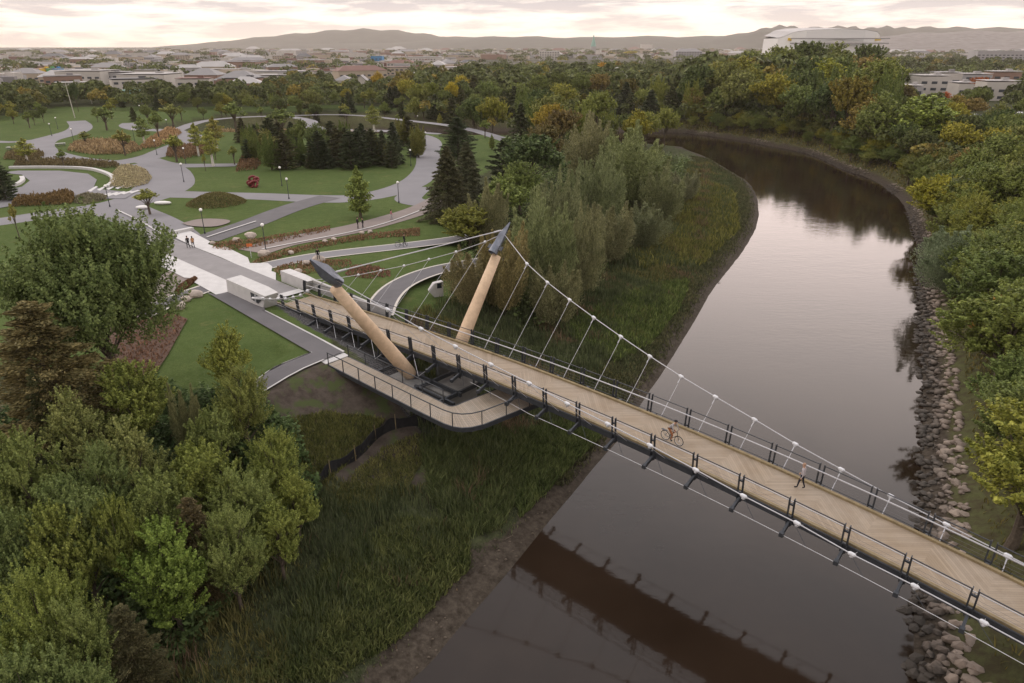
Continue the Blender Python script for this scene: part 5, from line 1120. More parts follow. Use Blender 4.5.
scatter([(-140, 122), (0, 122), (28, 118), (60, 108), (80, 106), (120, 110), (150, 112), (200, 110), (256, 113), (300, 112), (380, 111), (400, 108), (416, 92), (380, 92), (345, 96), (330, 84), (290, 84), (262, 97), (200, 99), (120, 98), (0, 98), (-140, 98)], 7.5, (6, 10), ['b1', 'b3', 'b2', 'spruce', 'pine', 'b1'], G1+[(1.5, 1.2, .6), (.8, .85, .8)], 'tree belt behind the park')
scatter([(880, 104), (900, 112), (960, 125), (1130, 140), (1130, 86), (1010, 84), (1012, 100), (960, 107), (905, 107), (893, 98), (885, 90)], 13, (7, 11), ['b1', 'b3', 'b2'], AU, 'trees around the white buildings')
scatter([(1000, 76), (1130, 82), (1130, 66), (900, 62), (870, 72), (900, 78)], 17, (9, 14), ['b1', 'b3', 'b2'], AU, 'trees beyond the white buildings')
scatter([(-140, 97), (0, 97), (120, 97), (200, 98), (255, 96), (290, 83), (330, 83), (400, 86), (420, 78), (380, 76), (300, 77), (150, 78), (0, 78), (-140, 78)], 30, (5, 8.5), ['b1', 'b3', 'b2'], G1+[(1.3, 1.1, .7)], 'trees in the town behind the park')
hand = [('b3', 800, 71, 19, 84, (1.25, 1.15, .6), 'broad olive-yellow tree rising above the right bank wood'), ('b2', 890, 60, 19, 42, (1.15, 1.15, .65), 'tall green tree with a golden top right of the broad olive-yellow one'), ('b1', 906, 42+4, 20, 70, (.95, .95, .6), 'round domed tree against the horizon beside the white arena'),
 ('b2', 925, 118, 15, 78, (1.15, 1.25, .75), 'pyramidal green tree standing out in front of the parked cars'), ('b3', 982, 78, 10, 22, (3.0, .75, .4), 'orange-red autumn tree in front of the white buildings'), ('b1', 958, 127, 6, 24, (2.4, .8, .6), 'small red tree below the parking area'),
 ('b2', 946, 92, 5, 12, (2.6, .7, .5), 'tiny scarlet tree by the corner of the white building'), ('b2', 602, 63, 13, 22, (2.6, 1.4, .4), 'orange tree in the wood left of the small white houses'), ('b1', 631, 51, 14, 15, (2.4, 1.8, .4), 'bright yellow tree on the skyline of the wood'), ('b2', 545, 68, 12, 18, (1.6, 1.3, .5), 'yellowish brown tree in the middle of the wood'),
 ('b1', 462, 76, 12, 16, (2.0, 1.5, .5), 'golden-topped tree at the left end of the wood'), ('b1', 452, 90, 12, 14, (2.2, 1.6, .45), 'second golden tree below the golden-topped one'), ('b2', 377, 72, 12, 14, (2.2, 1.4, .5), 'golden brown tree right of the white gabled house'), ('b3', 700, 70, 14, 26, (2.0, 1.1, .5), 'rust-coloured tree at the left end of the right bank wood'),
 ('ashC', 950, 178, 9, 66, (1.7, 1.45, .55), 'yellow-green tree at the top of the right bank, beside the river'), ('ashA', 1000, 300, 6, 60, (2.0, 1.0, .7), 'rusty dead-topped tree at the right edge'), ('willow1', 965, 228, 9, 125, (.85, 1.0, .95), 'big blue-green willow leaning over the right bank stones'), ('wilA', 1012, 240, 7.5, 80, (.95, 1.05, .9), 'second blue-green willow at the right edge'),
 ('ashC', 895, 128+20, 8, 40, (1.3, 1.2, .55), 'yellow-green bush row tree above the far stones'), ('b3', 72, 84, 11, 10, (.7, .8, .7), 'dark tree before the coloured containers')]
for (k, u, v, h, wpx, tint, lb) in hand:
    p, dist = apex(u, v, h); d_ax = p.y*CP+(HC-p.z-h*.6)*SP; plant_tree(PR[k], p, h, wpx/2*d_ax/F_PX, tint, 'willow_tree' if 'willow' in lb else 'autumn_tree' if ('orange' in lb or 'red ' in lb or 'gold' in lb or 'scarlet' in lb) else 'broadleaf_tree', lb)
def visible_px(x, y, z):
    fw = y*CP+(HC-z)*SP; dn = -y*SP+(HC-z)*CP
    return 512+F_PX*x/max(fw, .1), 341.5+F_PX*dn/max(fw, .1)
for k_, (u, v, wpx) in enumerate(((778, 47, 44), (806, 44.5, 48), (838, 45, 46), (866, 46.5, 40), (752, 50, 40))):
    Yd = 430+k_*9; ax = Yd*CP+5*SP; zt_ = HC-(v-46.6)*Yd/F_PX/CP; plant_tree(PR[['b1', 'b3', 'b2', 'b3', 'b1'][k_]], ((u-512)/F_PX*ax, Yd, ZP), zt_-ZP, wpx/2*ax/F_PX, (1.0, 1.02, .7), 'tall_tree', ['second', 'third', 'fourth', 'rightmost', 'leftmost'][k_]+' of five tall domed trees standing in front of the white arena', 'tree')
rg2 = np.random.default_rng(77); Lr = np.concatenate([[0], np.cumsum(np.hypot(*np.diff(Rw, axis=0).T))])
for t_ in np.arange(0, Lr[-1], 2.6):                                # bushes along the top of the far stones
    x = np.interp(t_, Lr, Rw[:, 0]); y = np.interp(t_, Lr, Rw[:, 1]); k_ = min(max(np.searchsorted(Lr, t_), 1), len(Rw)-1); tv = Rw[k_]-Rw[k_-1]; tv /= np.linalg.norm(tv); nv = np.array([-tv[1], tv[0]]); of = rg2.uniform(2.6, 11)
    p = np.array([x, y])+nv*of
    if inside(p, RIVER)[0]: p = np.array([x, y])-nv*of
    u, v = visible_px(p[0], p[1], 4)
    if y < 88 or u < 640 or u > 1060 or inside(p, RIVER)[0]: continue
    h = rg2.uniform(3.5, 7.5); tn = G1[rg2.integers(7)] if rg2.random() < .85 else (1.4, 1.2, .55)
    plant_tree(PR[['ashA', 'ashC', 'ashB'][rg2.integers(3)]], (p[0], p[1], gz(*p)), h, h*rg2.uniform(.42, .6), tn, 'waterside_shrub', ('tall ' if h > 6.2 else 'low ' if h < 4.6 else 'middling ')+('yellowish' if tn[0] > 1.3 else 'olive' if tn[0] > 1.05 else 'deep green' if tn[0] < .84 else 'green')+' bush over the far right shore, '+('at the bend' if y > 170 else 'mid-way' if y > 120 else 'nearest the willow'), 'shrub', 'bushes along the far right shore')
cand = []
for t in TREES:
    x, y, h, r, k, tint, reg = t; u, v = visible_px(x, y, ZP+h)
    if 'building' in reg and False: continue
    if -60 < u < 1090: cand.append((math.hypot(x, y), t))
cand.sort(key=lambda c: c[0])
NIND = 270
rest = []
SHORT = {'wood between the park and the far river bend': 'the wood behind the willows', 'tall wood on the far right bank': 'the far right bank wood', 'shrubby wood on the right bank': 'the near right bank wood', 'tree belt behind the park': 'the belt behind the park', 'lower wood below the parked cars': 'the wood below the parked cars', 'wood behind the far right bank': 'the wood in front of the arena', 'trees around the white buildings': 'the trees around the white buildings'}
for i, (d_, (x, y, h, r, k, tint, reg)) in enumerate(cand):
    if i < NIND or k in ('ashA', 'ashB', 'ashC', 'wilA'):
        z = gz(x, y); nm = 'conifer_tree' if k in ('spruce', 'pine') else 'woodland_tree'
        kd = 'conifer' if k in ('spruce', 'pine') else 'upright feathery tree' if k in ('b4', 'wilA') else 'leafy tree'
        dw = float(min(seg_dist((x, y), Lw)[0], seg_dist((x, y), Rw)[0])); wh_ = 'by the water in' if dw < 11 else 'mid-depth in' if dw < 28 else 'deep in'; sz_ = 'small' if r < 3.6 else 'mid-sized' if r < 5.6 else 'broad' if r < 7.2 else 'very large'
        td = 'golden' if tint[0] > 1.4 else 'olive yellow' if tint[0] > 1.1 else 'deep green' if tint[0] < .84 else 'dull green' if tint[0] < .93 else 'fresh green'
        plant_tree(PR[k], (x, y, z), h, r, tint, nm, f'{sz_} {td} {kd} {wh_} {SHORT.get(reg, "the "+reg)}', 'tree', reg, trunk=(d_ < 260))
    else: rest.append((x, y, h, r, tint))
# the rest, and the far town's trees, read as one mass of crowns
def mass(name, items, per, label):
    rg = np.random.default_rng(5); items = np.array([(x, y, h, r) for x, y, h, r, *_ in items]); n = len(items); z0 = ZP
    C = np.repeat(items, per, 0); D = unit(len(C), rg); D[:, 2] = np.abs(D[:, 2])*1.0-.15
    lump = 1+.22*np.sin(D[:, 0]*5+C[:, 0])*np.sin(D[:, 1]*5+C[:, 1])
    P = np.column_stack([C[:, 0]+D[:, 0]*C[:, 3]*lump, C[:, 1]+D[:, 1]*C[:, 3]*lump, z0+C[:, 2]*.55+D[:, 2]*C[:, 2]*.47*lump]); size = C[:, 3]*.20
    V, Fq = leaves(P, D, 1.0, rg, .75, .3)
    V = V.reshape(-1, 4, 3); V = P[:, None]+(V-P[:, None])*size[:, None, None]; me = np_mesh(name, V.reshape(-1, 3), Fq, 'leaf_mass'); ti = np.clip(rg.normal(1, .2, n), .6, 1.6); wr = np.where(rg.random(n) < .12, rg.uniform(1.4, 2.2, n), 1.0)
    ca = me.color_attributes.new('tint', 'FLOAT_COLOR', 'POINT'); col = np.ones((len(P)*4, 4), np.float32); tr = np.repeat(ti, per*4); ww = np.repeat(wr, per*4); col[:, 0] = tr*ww; col[:, 1] = tr*(.6+.4*ww)*.98; col[:, 2] = tr*.9; ca.data.foreach_set('color', col.ravel())
    o = bpy.data.objects.new(name, me); COL.objects.link(o); tag(o, label, None, None, 'stuff'); o['category'] = 'woodland'; return o
#LM
m_ = leaf_mat('leaf_mass', (.065, .088, .034), (.145, .165, .062)); t = NT(m_.node_tree)
oi = [n_ for n_ in t.n if n_.type == 'OBJECT_INFO'][0]; va = t.new('ShaderNodeVertexColor'); va.layer_name = 'tint'
for l_ in list(oi.outputs['Color'].links): s_ = l_.to_socket; t.l.remove(l_); t.l.new(va.outputs[0], s_)
under = []
N0 = len(TREES)
for poly, sp_, ro in ((FARB, 5.5, True), (FARC, 5.0, True), ([(-140, 120), (0, 119), (28, 115), (60, 106), (80, 104), (120, 108), (150, 110), (200, 108), (256, 111), (300, 110), (380, 109), (398, 106), (416, 92), (380, 92), (290, 96), (0, 98), (-140, 98)], 5.0, False), ([(470, 124), (440, 118), (405, 110), (420, 92), (470, 84), (690, 84), (742, 118), (700, 126), (650, 131), (585, 140), (560, 158), (525, 150), (505, 134)], 6.0, False)):
    scatter(poly, sp_, (2.5, 5), ['b1'], G1, 'understorey', .55, dmin=4.2, rightonly=ro)
under = [(x, y, h, r, tint) for x, y, h, r, k, tint, reg in TREES[N0:]]
mass('wood_understorey', under, 90, 'low bushes filling the ground beneath the woods')
if rest: mass('distant_wood', rest, 260, 'crowns of the farther woods merging into one canopy')
far = []
rg = np.random.default_rng(99)
for i in range(1500):
    u = rg.uniform(-60, 1090); v = 49 + rg.random()**1.6*30; 
    if v < 50: continue
    x, y = at(u, v); dens = .5+.5*math.sin(x*.006+1)*math.sin(y*.004) + .35*math.sin(x*.021)*math.sin(y*.017)
    if y < 520 and u < 960: continue
    if u > 480: dens += .4
    if rg.random() > dens+.15: continue
    if 760 < u < 900 and y < 1050 and y > 640: continue
    s_ = 1+max(0, y-1200)/1500
    far.append((x, y, rg.uniform(7, 11)*min(s_, 1.5), rg.uniform(4.5, 8)*s_))
mass('distant_trees', far, 70, 'trees of the distant town and plain seen as low dark clumps')
# ================================================================== TOWN
for nm, c in (('wall_white', (.50, .47, .43)), ('wall_cream', (.42, .35, .27)), ('wall_brown', (.26, .17, .13)), ('wall_grey', (.34, .33, .33)), ('roof_grey', (.22, .21, .21)), ('roof_light', (.36, .345, .335)), ('roof_red', (.17, .09, .07)), ('roof_dark', (.10, .10, .105)), ('panel_yellow', (.65, .45, .05)), ('panel_green', (.10, .35, .12)), ('panel_blue', (.06, .22, .42)), ('window_dark', (.05, .06, .07)), ('copper_green', (.22, .38, .32)), ('car_white', (.7, .7, .7)), ('car_dark', (.03, .03, .035)), ('car_red', (.3, .03, .03))):
    mat(nm, c, .6, var=.08, scale=.1)
def house(loc, w_, d_, h_, rot, wall, roof, kind='flat', label=None, name='building', cat='building', group=None, windows=True):
    e = empty(name, (loc[0], loc[1], ZP if len(loc) < 3 else loc[2]), label, cat, group); e.rotation_euler = (0, 0, rot)
    def ob(nm, m, mt, par=e):
        me = bpy.data.meshes.new(nm); me.from_pydata([tuple(v) for v in m.v], [], m.f); me.materials.append(MATS[mt]); c2 = bpy.data.objects.new(nm, me); COL.objects.link(c2); c2.parent = par; return c2
    m = MB(); m.box((0, 0, h_/2-.5), (w_, d_, h_+1))
    if kind == 'gable': m.add([(-w_/2, -d_/2, h_), (w_/2, -d_/2, h_), (0, -d_/2, h_+w_*.42), (-w_/2, d_/2, h_), (w_/2, d_/2, h_), (0, d_/2, h_+w_*.42)], [(0, 1, 2), (4, 3, 5)])
    ob('wall', m, wall)
    m = MB()
    if kind == 'gable':
        for s_ in (-1, 1): a, b = Vector((s_*(w_/2+.4), 0, h_-.3)), Vector((0, 0, h_+w_*.42+.1)); m.bar(a, b, d_+.8, .25, up=(s_*.4, 0, 1)) 
    elif kind == 'hip': k = .5; H = min(w_, d_)*.25; m.add([(-w_/2-.4, -d_/2-.4, h_), (w_/2+.4, -d_/2-.4, h_), (w_/2+.4, d_/2+.4, h_), (-w_/2-.4, d_/2+.4, h_), (-max(w_-d_, 0)/2, -max(d_-w_, 0)/2, h_+H), (max(w_-d_, 0)/2, -max(d_-w_, 0)/2, h_+H), (max(w_-d_, 0)/2, max(d_-w_, 0)/2, h_+H), (-max(w_-d_, 0)/2, max(d_-w_, 0)/2, h_+H)], [(0, 1, 5, 4), (1, 2, 6, 5), (2, 3, 7, 6), (3, 0, 4, 7), (4, 5, 6, 7), (3, 2, 1, 0)])
    else: m.box((0, 0, h_+.62), (w_+.5, d_+.5, .24)); m.box((w_*.2, 0, h_+1.3), (w_*.12+1, 2.5, 1.2))
    ob('roof', m, roof)
    if windows and name != 'town_building':
        nf = max(1, int(h_/3.2)); nw = max(2, int(w_/5))
        for f in range(min(nf, 5)):
            for k in range(min(nw, 14)): m = MB(); m.box((-w_/2+(k+.5)*w_/nw, -d_/2-.03, 1.6+f*3.2), (w_/nw*.55, .1, 1.3)); ob('window', m, 'window_dark')
    elif windows:
        m = MB(); nf = max(1, int(h_/3.2)); nw = max(2, int(w_/4))
        for f in range(nf):
            for k in range(nw): m.box((-w_/2+(k+.5)*w_/nw, -d_/2-.03, 1.6+f*3.2), (w_/nw*.55, .1, 1.3))
        ob('window_row', m, 'window_dark')
    return e
walls = ['wall_white', 'wall_cream', 'wall_brown', 'wall_grey', 'wall_white', 'wall_cream']; roofs = ['roof_grey', 'roof_light', 'roof_dark', 'roof_red', 'roof_light', 'roof_grey']
town = []
rg = np.random.default_rng(17); used = []; nb_ = 0
names_w = {'wall_white': 'white', 'wall_cream': 'cream', 'wall_brown': 'brown', 'wall_grey': 'grey'}
for i in range(2600):
    left = rg.random() < .74
    u = rg.uniform(-30, 470) if left else rg.uniform(470, 1060); v = 51+rg.random()**1.3*(42 if left else 9); x, y = at(u, v)
    if not left and y < 1100: continue
    if v > 83 and (u > 250 or u < 5): continue
    sc_ = 1+max(0, y-900)/2200
    w_, d_, h_ = rg.uniform(14, 46)*sc_, rg.uniform(10, 22)*sc_, rg.uniform(4, 8.5)*min(sc_, 1.6); rad = max(w_, d_)*.62
    if any((x-a)**2+(y-b)**2 < (rad+c)**2 for a, b, c in used): continue
    used.append((x, y, rad)); wl = walls[rg.integers(6)]; rf = roofs[rg.integers(6)]; kd = 'flat' if rg.random() < .75 else 'hip'; nb_ += 1
    sector = 'left' if u < 160 else 'left middle' if u < 330 else 'middle' if u < 560 else 'right'
    house((x, y), w_, d_, h_, rg.uniform(-.35, .35)+(.25 if left else -.2), wl, rf, kd, f'{"distant" if y > 1300 else "mid-distance"} {names_w[wl]}-walled {"flat" if kd == "flat" else "hipped"}-roofed building in the town, {sector} part of the skyline', 'town_building', 'building', f'{names_w[wl]} buildings of the distant town', windows=(y < 1500))
    if nb_ >= 275: break
def hs(u, v, wpx, h_, d_, wall, roof, kind, label, rot=0, name='building', win=True):
    p = at(u, v); ax = p[1]*CP+(HC-ZP)*SP; return house((p[0], p[1]), wpx*ax/F_PX, d_, h_, rot, wall, roof, kind, label, name, windows=win)
hs(153, 86.5, 46, 8, 30, 'wall_white', 'roof_light', 'flat', 'long low white warehouse behind the trees left of centre', name='warehouse')
hs(90, 84, 44, 9, 26, 'wall_white', 'roof_light', 'flat', 'white hall with a pale colonnade behind the tree belt', name='hall')
hs(245, 90, 36, 7, 26, 'wall_brown', 'roof_dark', 'flat', 'brown brick hall with a dark flat roof right of the long warehouse', name='hall')
hs(238, 70, 48, 9, 40, 'wall_brown', 'roof_grey', 'flat', 'wide brown block far behind the park trees', name='hall')
hs(363, 92, 10, 7, 14, 'wall_white', 'roof_grey', 'gable', 'white gabled house with its bright gable facing the park', .1, 'gabled_house', False)
hs(387, 94, 6, 6, 12, 'wall_white', 'roof_grey', 'gable', 'smaller white gabled house right of the bright one', .15, 'gabled_house', False)
hs(345, 88, 18, 5, 18, 'wall_white', 'roof_grey', 'hip', 'low pale house with grey roofs left of the bright gable', .1, 'house')
hs(276, 84, 30, 6, 16, 'wall_white', 'roof_light', 'flat', 'white low building with a pale roof behind the dark round tree', name='house')
hs(285, 92, 9, 5.5, 12, 'wall_white', 'roof_dark', 'gable', 'white gable end below the low white building', .1, 'gabled_house', False)
hs(378, 64.5, 11, 12, 20, 'panel_blue', 'roof_light', 'flat', 'blue-fronted store in the distance', name='store')
hs(420, 62, 46, 8, 40, 'wall_white', 'roof_light', 'flat', 'long pale store right of the blue-fronted one', name='store')
hs(617, 82, 14, 8, 14, 'wall_white', 'roof_light', 'hip', 'white house in the clearing of the wood', .5, 'house')
hs(629, 88, 14, 6, 14, 'wall_grey', 'roof_grey', 'gable', 'grey-roofed house in the clearing below the white one', .5, 'house')
hs(549, 60, 20, 16, 20, 'wall_white', 'roof_light', 'flat', 'white building with green panels standing above the wood', name='office')
hs(646, 50.5, 11, 40, 24, 'wall_white', 'roof_light', 'flat', 'pale apartment block on the horizon above the wood', name='apartment_block')
hs(687, 60, 26, 16, 24, 'wall_grey', 'roof_grey', 'hip', 'long grey-roofed building above the wood', name='hall')
hs(703, 72, 9, 12, 10, 'panel_blue', 'roof_light', 'flat', 'small blue-windowed building among the right hand trees', name='house')
for k, (u, wl) in enumerate(((48, 'panel_yellow'), (54, 'panel_green'), (60, 'panel_blue'))): hs(u, 79, 7, 8, 8, wl, wl, 'flat', f'{["yellow", "green", "blue"][k]} container-like hall, one of three side by side on the left', name='container_hall', win=False)
hs(134, 102, 16, 5, 8, 'copper_green', 'copper_green', 'flat', 'small green shed among the trees behind the park', name='shed', win=False)
for k, u in enumerate((476, 483)): hs(u-1, 49.3, 4.5, 58, 30, 'wall_grey', 'roof_grey', 'flat', f'{["left", "right"][k]} one of the twin towers on the centre horizon', name='tower_block', win=False)
for k, u in enumerate((995, 1002, 1006)): hs(u, 49, 3.2, 62, 20, 'wall_grey', 'roof_grey', 'flat', f'{["left", "middle", "right"][k]} one of three pale towers on the right horizon', name='tower_block', win=False)
a = MB()
for i in range(1700):
    u = RNG.uniform(-60, 1090); v = 50+RNG.random()**1.2*(34 if u < 330 else 22 if u < 480 else 9); x, y = at(u, v)
    if v > 72 and u > 420: continue
    w_, d_, h_ = RNG.uniform(7, 20)*(1+y/5000), RNG.uniform(7, 14), RNG.uniform(3.5, 8)*(1+max(0, y-1500)/4000)
    if any(abs(x-p_) < c_+w_ and abs(y-q_) < c_+d_ for p_, q_, c_ in used): continue
    a.cur = int(RNG.integers(6)); a.box((x, y, ZP+h_/2-.5), (w_, d_, h_+1), Matrix.Rotation(RNG.uniform(-.4, .4), 3, 'Z'))
o = a.build('small_town_buildings', ['wall_white', 'wall_cream', 'roof_grey', 'wall_grey', 'roof_red', 'wall_white']); tag(o, 'countless small pale houses of the distant town among the trees', None, None, 'stuff'); o['category'] = 'town'
# church spire
p = at(593, 55); e = empty('church', (p[0], p[1], ZP), 'church with a thin green copper spire on the horizon', 'church')
m = MB(); m.box(Vector((p[0], p[1], ZP+12)), (16, 16, 28)); m.build('tower', 'wall_grey', e); m = MB(); m.path([(p[0], p[1], ZP+26), (p[0], p[1], ZP+62)], [9, .4], 8); m.build('spire', 'copper_green', e)
# arena
p = at(830, 60); D_ = 800.; cx_ = (845-512)/F_PX*((D_-60)*CP+20*SP); e = empty('arena', (cx_, D_, ZP), 'huge white arena with a gently arched roof rising over the right hand wood', 'arena')
axs = ((D_-60)*CP)/F_PX; W2 = 54*axs; dep = 35
zt = lambda v: HC - (v+1.6-46.6)*axs/CP*1.0
m = MB(); prof = [(-1.0, 37.5), (-.9, 35.5), (-.8, 32.5), (-.6, 30.8), (0, 29.8), (.5, 30.5), (.84, 32), (.93, 34), (1.0, 35.5)]
fr = [(cx_+W2*a, D_-dep+ (abs(a)**3)*25, zt(v)) for a, v in prof]; fr2 = [(cx_+W2*a, D_+dep, zt(v)) for a, v in prof]; b0 = [(f[0], f[1], ZP-1) for f in fr]; b1 = [(f[0], f[1], ZP-1) for f in fr2]
n = len(prof); m.add(fr+b0+fr2+b1, [(i, n+i, n+i+1, i+1) for i in range(n-1)]+[(2*n+i+1, 3*n+i+1, 3*n+i, 2*n+i) for i in range(n-1)]+[(0, 2*n, 3*n, n), (n-1, 2*n-1, 4*n-1, 3*n-1)]); m.build('wall', 'white_paint', e)
m = MB(); m.add([(a, b, c+.3) for a, b, c in fr]+[(a, b, c+3) for a, b, c in fr2], [(i, i+1, n+i+1, n+i) for i in range(n-1)]); m.build('roof', 'roof_light', e)
m = MB()
for a0, a1, v0, v1 in ((-.93, .95, 37.5, 38.6), (-.93, .95, 41.5, 43.0), (.55, .98, 46, 47.4), (.55, .98, 49.5, 51)): m.bar((cx_+W2*a0, D_-dep-1, zt((v0+v1)/2)), (cx_+W2*a1, D_-dep-1, zt((v0+v1)/2)), 1.5, (v1-v0)*axs)
m.build('facade_band', 'roof_light', e)
m = MB()
for a0 in (-.88, .80): m.bar((cx_+W2*a0, D_-dep+14, zt(38.5)), (cx_+W2*(a0+.12), D_-dep+14, zt(38.5)), 1.2, 2.6)
m.build('sign_panel', 'panel_yellow', e)
hs(1000, 66, 54, 20, 40, 'wall_grey', 'roof_light', 'flat', 'large grey-sided hall with a pale roof at the right edge', -.25, 'hall')
# white housing complex, right
cpx = [(908, 102, 14, 7.5, 'wall_grey', 'roof_light', 'two-storey grey end wing of the white complex, farthest left'), (926, 98, 28, 11, 'wall_white', 'roof_light', 'main block of the white complex left of the orange tree'), (941, 96, 22, 12, 'wall_white', 'roof_grey', 'taller rear block of the white complex'), (957, 101, 14, 8.5, 'wall_white', 'roof_light', 'low bright block with a stair tower in the middle of the white complex'),
       (993, 100, 30, 9, 'wall_white', 'roof_light', 'block of the white complex right of the orange tree'), (998, 91, 26, 11, 'wall_brown', 'roof_light', 'brown-walled rear block at the right of the complex'), (965, 92, 34, 10, 'wall_grey', 'roof_light', 'long grey-roofed block behind the white complex')]
for (u, v, wpx, h_, wl, rf, lb) in cpx: hs(u, v, wpx, h_, 12, wl, rf, 'flat', lb, -.12, 'housing_block')
hs(907, 113, 12, 3.5, 8, 'wall_white', 'roof_light', 'flat', 'small white kiosk-like building in front of the complex', 0, 'kiosk')
ribbon('road', [(960, 118), (985, 121), (1010, 118), (1060, 117)], 14, 'asphalt', smooth=1); ribbon('road', [(965, 158), (985, 170), (1003, 180), (1030, 186), (1080, 190)], 5, 'asphalt_park', smooth=1); ribbon('road', [(975, 121), (975, 129), (968, 140)], 6, 'asphalt', smooth=1)
def car(loc, rot, paint, label):
    e = empty('parked_car', loc); e.rotation_euler = (0, 0, rot)
    def ob(nm, m, mt, par=e):
        me = bpy.data.meshes.new(nm); me.from_pydata([tuple(v) for v in m.v], [], m.f); me.materials.append(MATS[mt]); c2 = bpy.data.objects.new(nm, me); COL.objects.link(c2); c2.parent = par; return c2
    prof_ = [(-2.2, .35), (-2.25, .85), (-1.9, 1.0), (-1.45, 1.05), (-1.0, 1.45), (.35, 1.48), (1.0, 1.02), (2.0, .88), (2.25, .7), (2.25, .35)]; n = len(prof_); m = MB()
    m.add([(x, -.88, z) for x, z in prof_]+[(x, .88, z) for x, z in prof_], [tuple(range(n)), tuple(range(2*n-1, n-1, -1))]+[(i, n+i, n+(i+1) % n, (i+1) % n) for i in range(n)]); ob('body', m, paint)
    m = MB()
    for s_ in (-1, 1): m.add([(x, s_*.89, z) for x, z in ((-1.3, 1.08), (-.95, 1.38), (.3, 1.4), (.8, 1.08))], [(0, 1, 2, 3)])
    m.add([(1.02, -.75, 1.05), (1.02, .75, 1.05), (.42, .7, 1.46), (.42, -.7, 1.46)], [(0, 1, 2, 3)]); ob('window', m, 'glass_dark')
    for x in (-1.4, 1.4):
        for s_ in (-1, 1): m = MB(); m.tube((x, s_*.92, .33), (x, s_*.72, .33), .33, n=12); ob('wheel', m, 'tyre')
    return tag(e, label, 'car', 'cars in the parking area')
for (u, v, c_, lb) in ((973, 118, 'car_white', 'white car parked at the left of the parking strip'), (979, 118.5, 'car_dark', 'dark car parked beside the white one'), (985, 119, 'car_white', 'second white car, right of the dark one'), (1014, 117, 'car_dark', 'dark car at the right edge of the parking area'), (1020, 116, 'car_white', 'white car at the right edge of the parking area'), (970, 127, 'car_red', 'red car on the lower drive below the parking strip')):
    p = ground(u, v); car(p+Vector((0, 0, .05)), .6, c_, lb)
# poles by the park
for (u, v, h_, lb) in ((75, 118, 13, 'tall leaning utility pole at the top of the S-shaped path'), (47, 104, 9, 'utility pole among the trees left of the tall one'), (92, 104, 9, 'utility pole right of the tall one'), (184, 88, 12, 'pale mast between the warehouse and the dark trees'), (24, 84, 14, 'steel gantry leg at the railway on the left')):
    p = at(u, v); e = empty('utility_pole', (*p, ZP), lb, 'pole'); m = MB(); m.tube((*p, ZP), (p[0]-.5, p[1], ZP+h_), .16, .1, 8); m.build('pole', 'kerb', e); m = MB(); m.bar((p[0]-1.6, p[1], ZP+h_-1), (p[0]+.8, p[1], ZP+h_-1), .12, .12); m.build('crossarm', 'kerb', e)
# ================================================================== SHORE STONES
RM = [rock_mesh('shore_stone', 40+i, 1, 'stone_shore', (1, .8, .55)) if False else None for i in range(1)]
def stone_material():
    m = bpy.data.materials.new('stone_shore'); m.use_nodes = True; t = NT(m.node_tree); b = t.n['Principled BSDF']; g = t.new('ShaderNodeNewGeometry'); sp = t.new('ShaderNodeSeparateXYZ'); t.l.new(g.outputs['Position'], sp.inputs[0])
    oi = t.new('ShaderNodeObjectInfo'); rnd = t.math('FRACT', t.math('ADD', oi.outputs['Random'], t.math('MULTIPLY', g.outputs['Random Per Island'], 7.3)))
    c = t.mix(rnd, (.16, .125, .10), (.31, .25, .20)); c = t.mix(t.maprange(t.noise(g.outputs['Position'], 3, 4, .6), .35, .65, 0, .5), c, (.22, .18, .15))
    tide = t.math('ADD', sp.outputs[2], t.math('MULTIPLY', t.noise(g.outputs['Position'], .9, 4, .6), -1.6)); c = t.mix(t.maprange(tide, -.3, .45), (.045, .037, .029), c)
    t.l.new(c, b.inputs['Base Color']); b.inputs['Roughness'].default_value = .8; MATS['stone_shore'] = m
stone_material(); RM = [rock_mesh('shore_stone', 40+i, 1, 'stone_shore', [(1, .75, .42), (1.1, .6, .5), (.9, .9, .35)][i % 3]) for i in range(6)]
rg = np.random.default_rng(3); L_ = np.concatenate([[0], np.cumsum(np.hypot(*np.diff(Rw, axis=0).T))]); C = []
for i in range(8500):
    t_ = rg.uniform(0, L_[-1]); x = np.interp(t_, L_, Rw[:, 0]); y = np.interp(t_, L_, Rw[:, 1]); 
    if y < 4 or y > 300: continue
    k = min(np.searchsorted(L_, t_), len(Rw)-1); tv = Rw[k]-Rw[k-1]; tv /= np.linalg.norm(tv); nv = np.array([-tv[1], tv[0]]); wd = 2.7 if y < 110 else 2.2
    if y > 110 and (rg.random() < .2 or math.sin(t_*.21)+math.sin(t_*.07) > .5): continue
    s_ = rg.uniform(-.6, wd); q_ = np.array([x, y])+nv*s_
    if inside(q_, RIVER)[0] and s_ > 0: q_ = np.array([x, y])-nv*s_
    u, v = visible_px(q_[0], q_[1], 1)
    if 640 < u < 1100 and v < 730: C.append((q_[0], q_[1], (rg.uniform(.3, 1.0)**1.8+.12)*(1.0 if y < 110 else .7)))
C = np.array(C); zs = gh(C[:, :2]); order = np.argsort(np.hypot(C[:, 0], C[:, 1])-C[:, 2]*25); V = []; Fq = []; off = 0
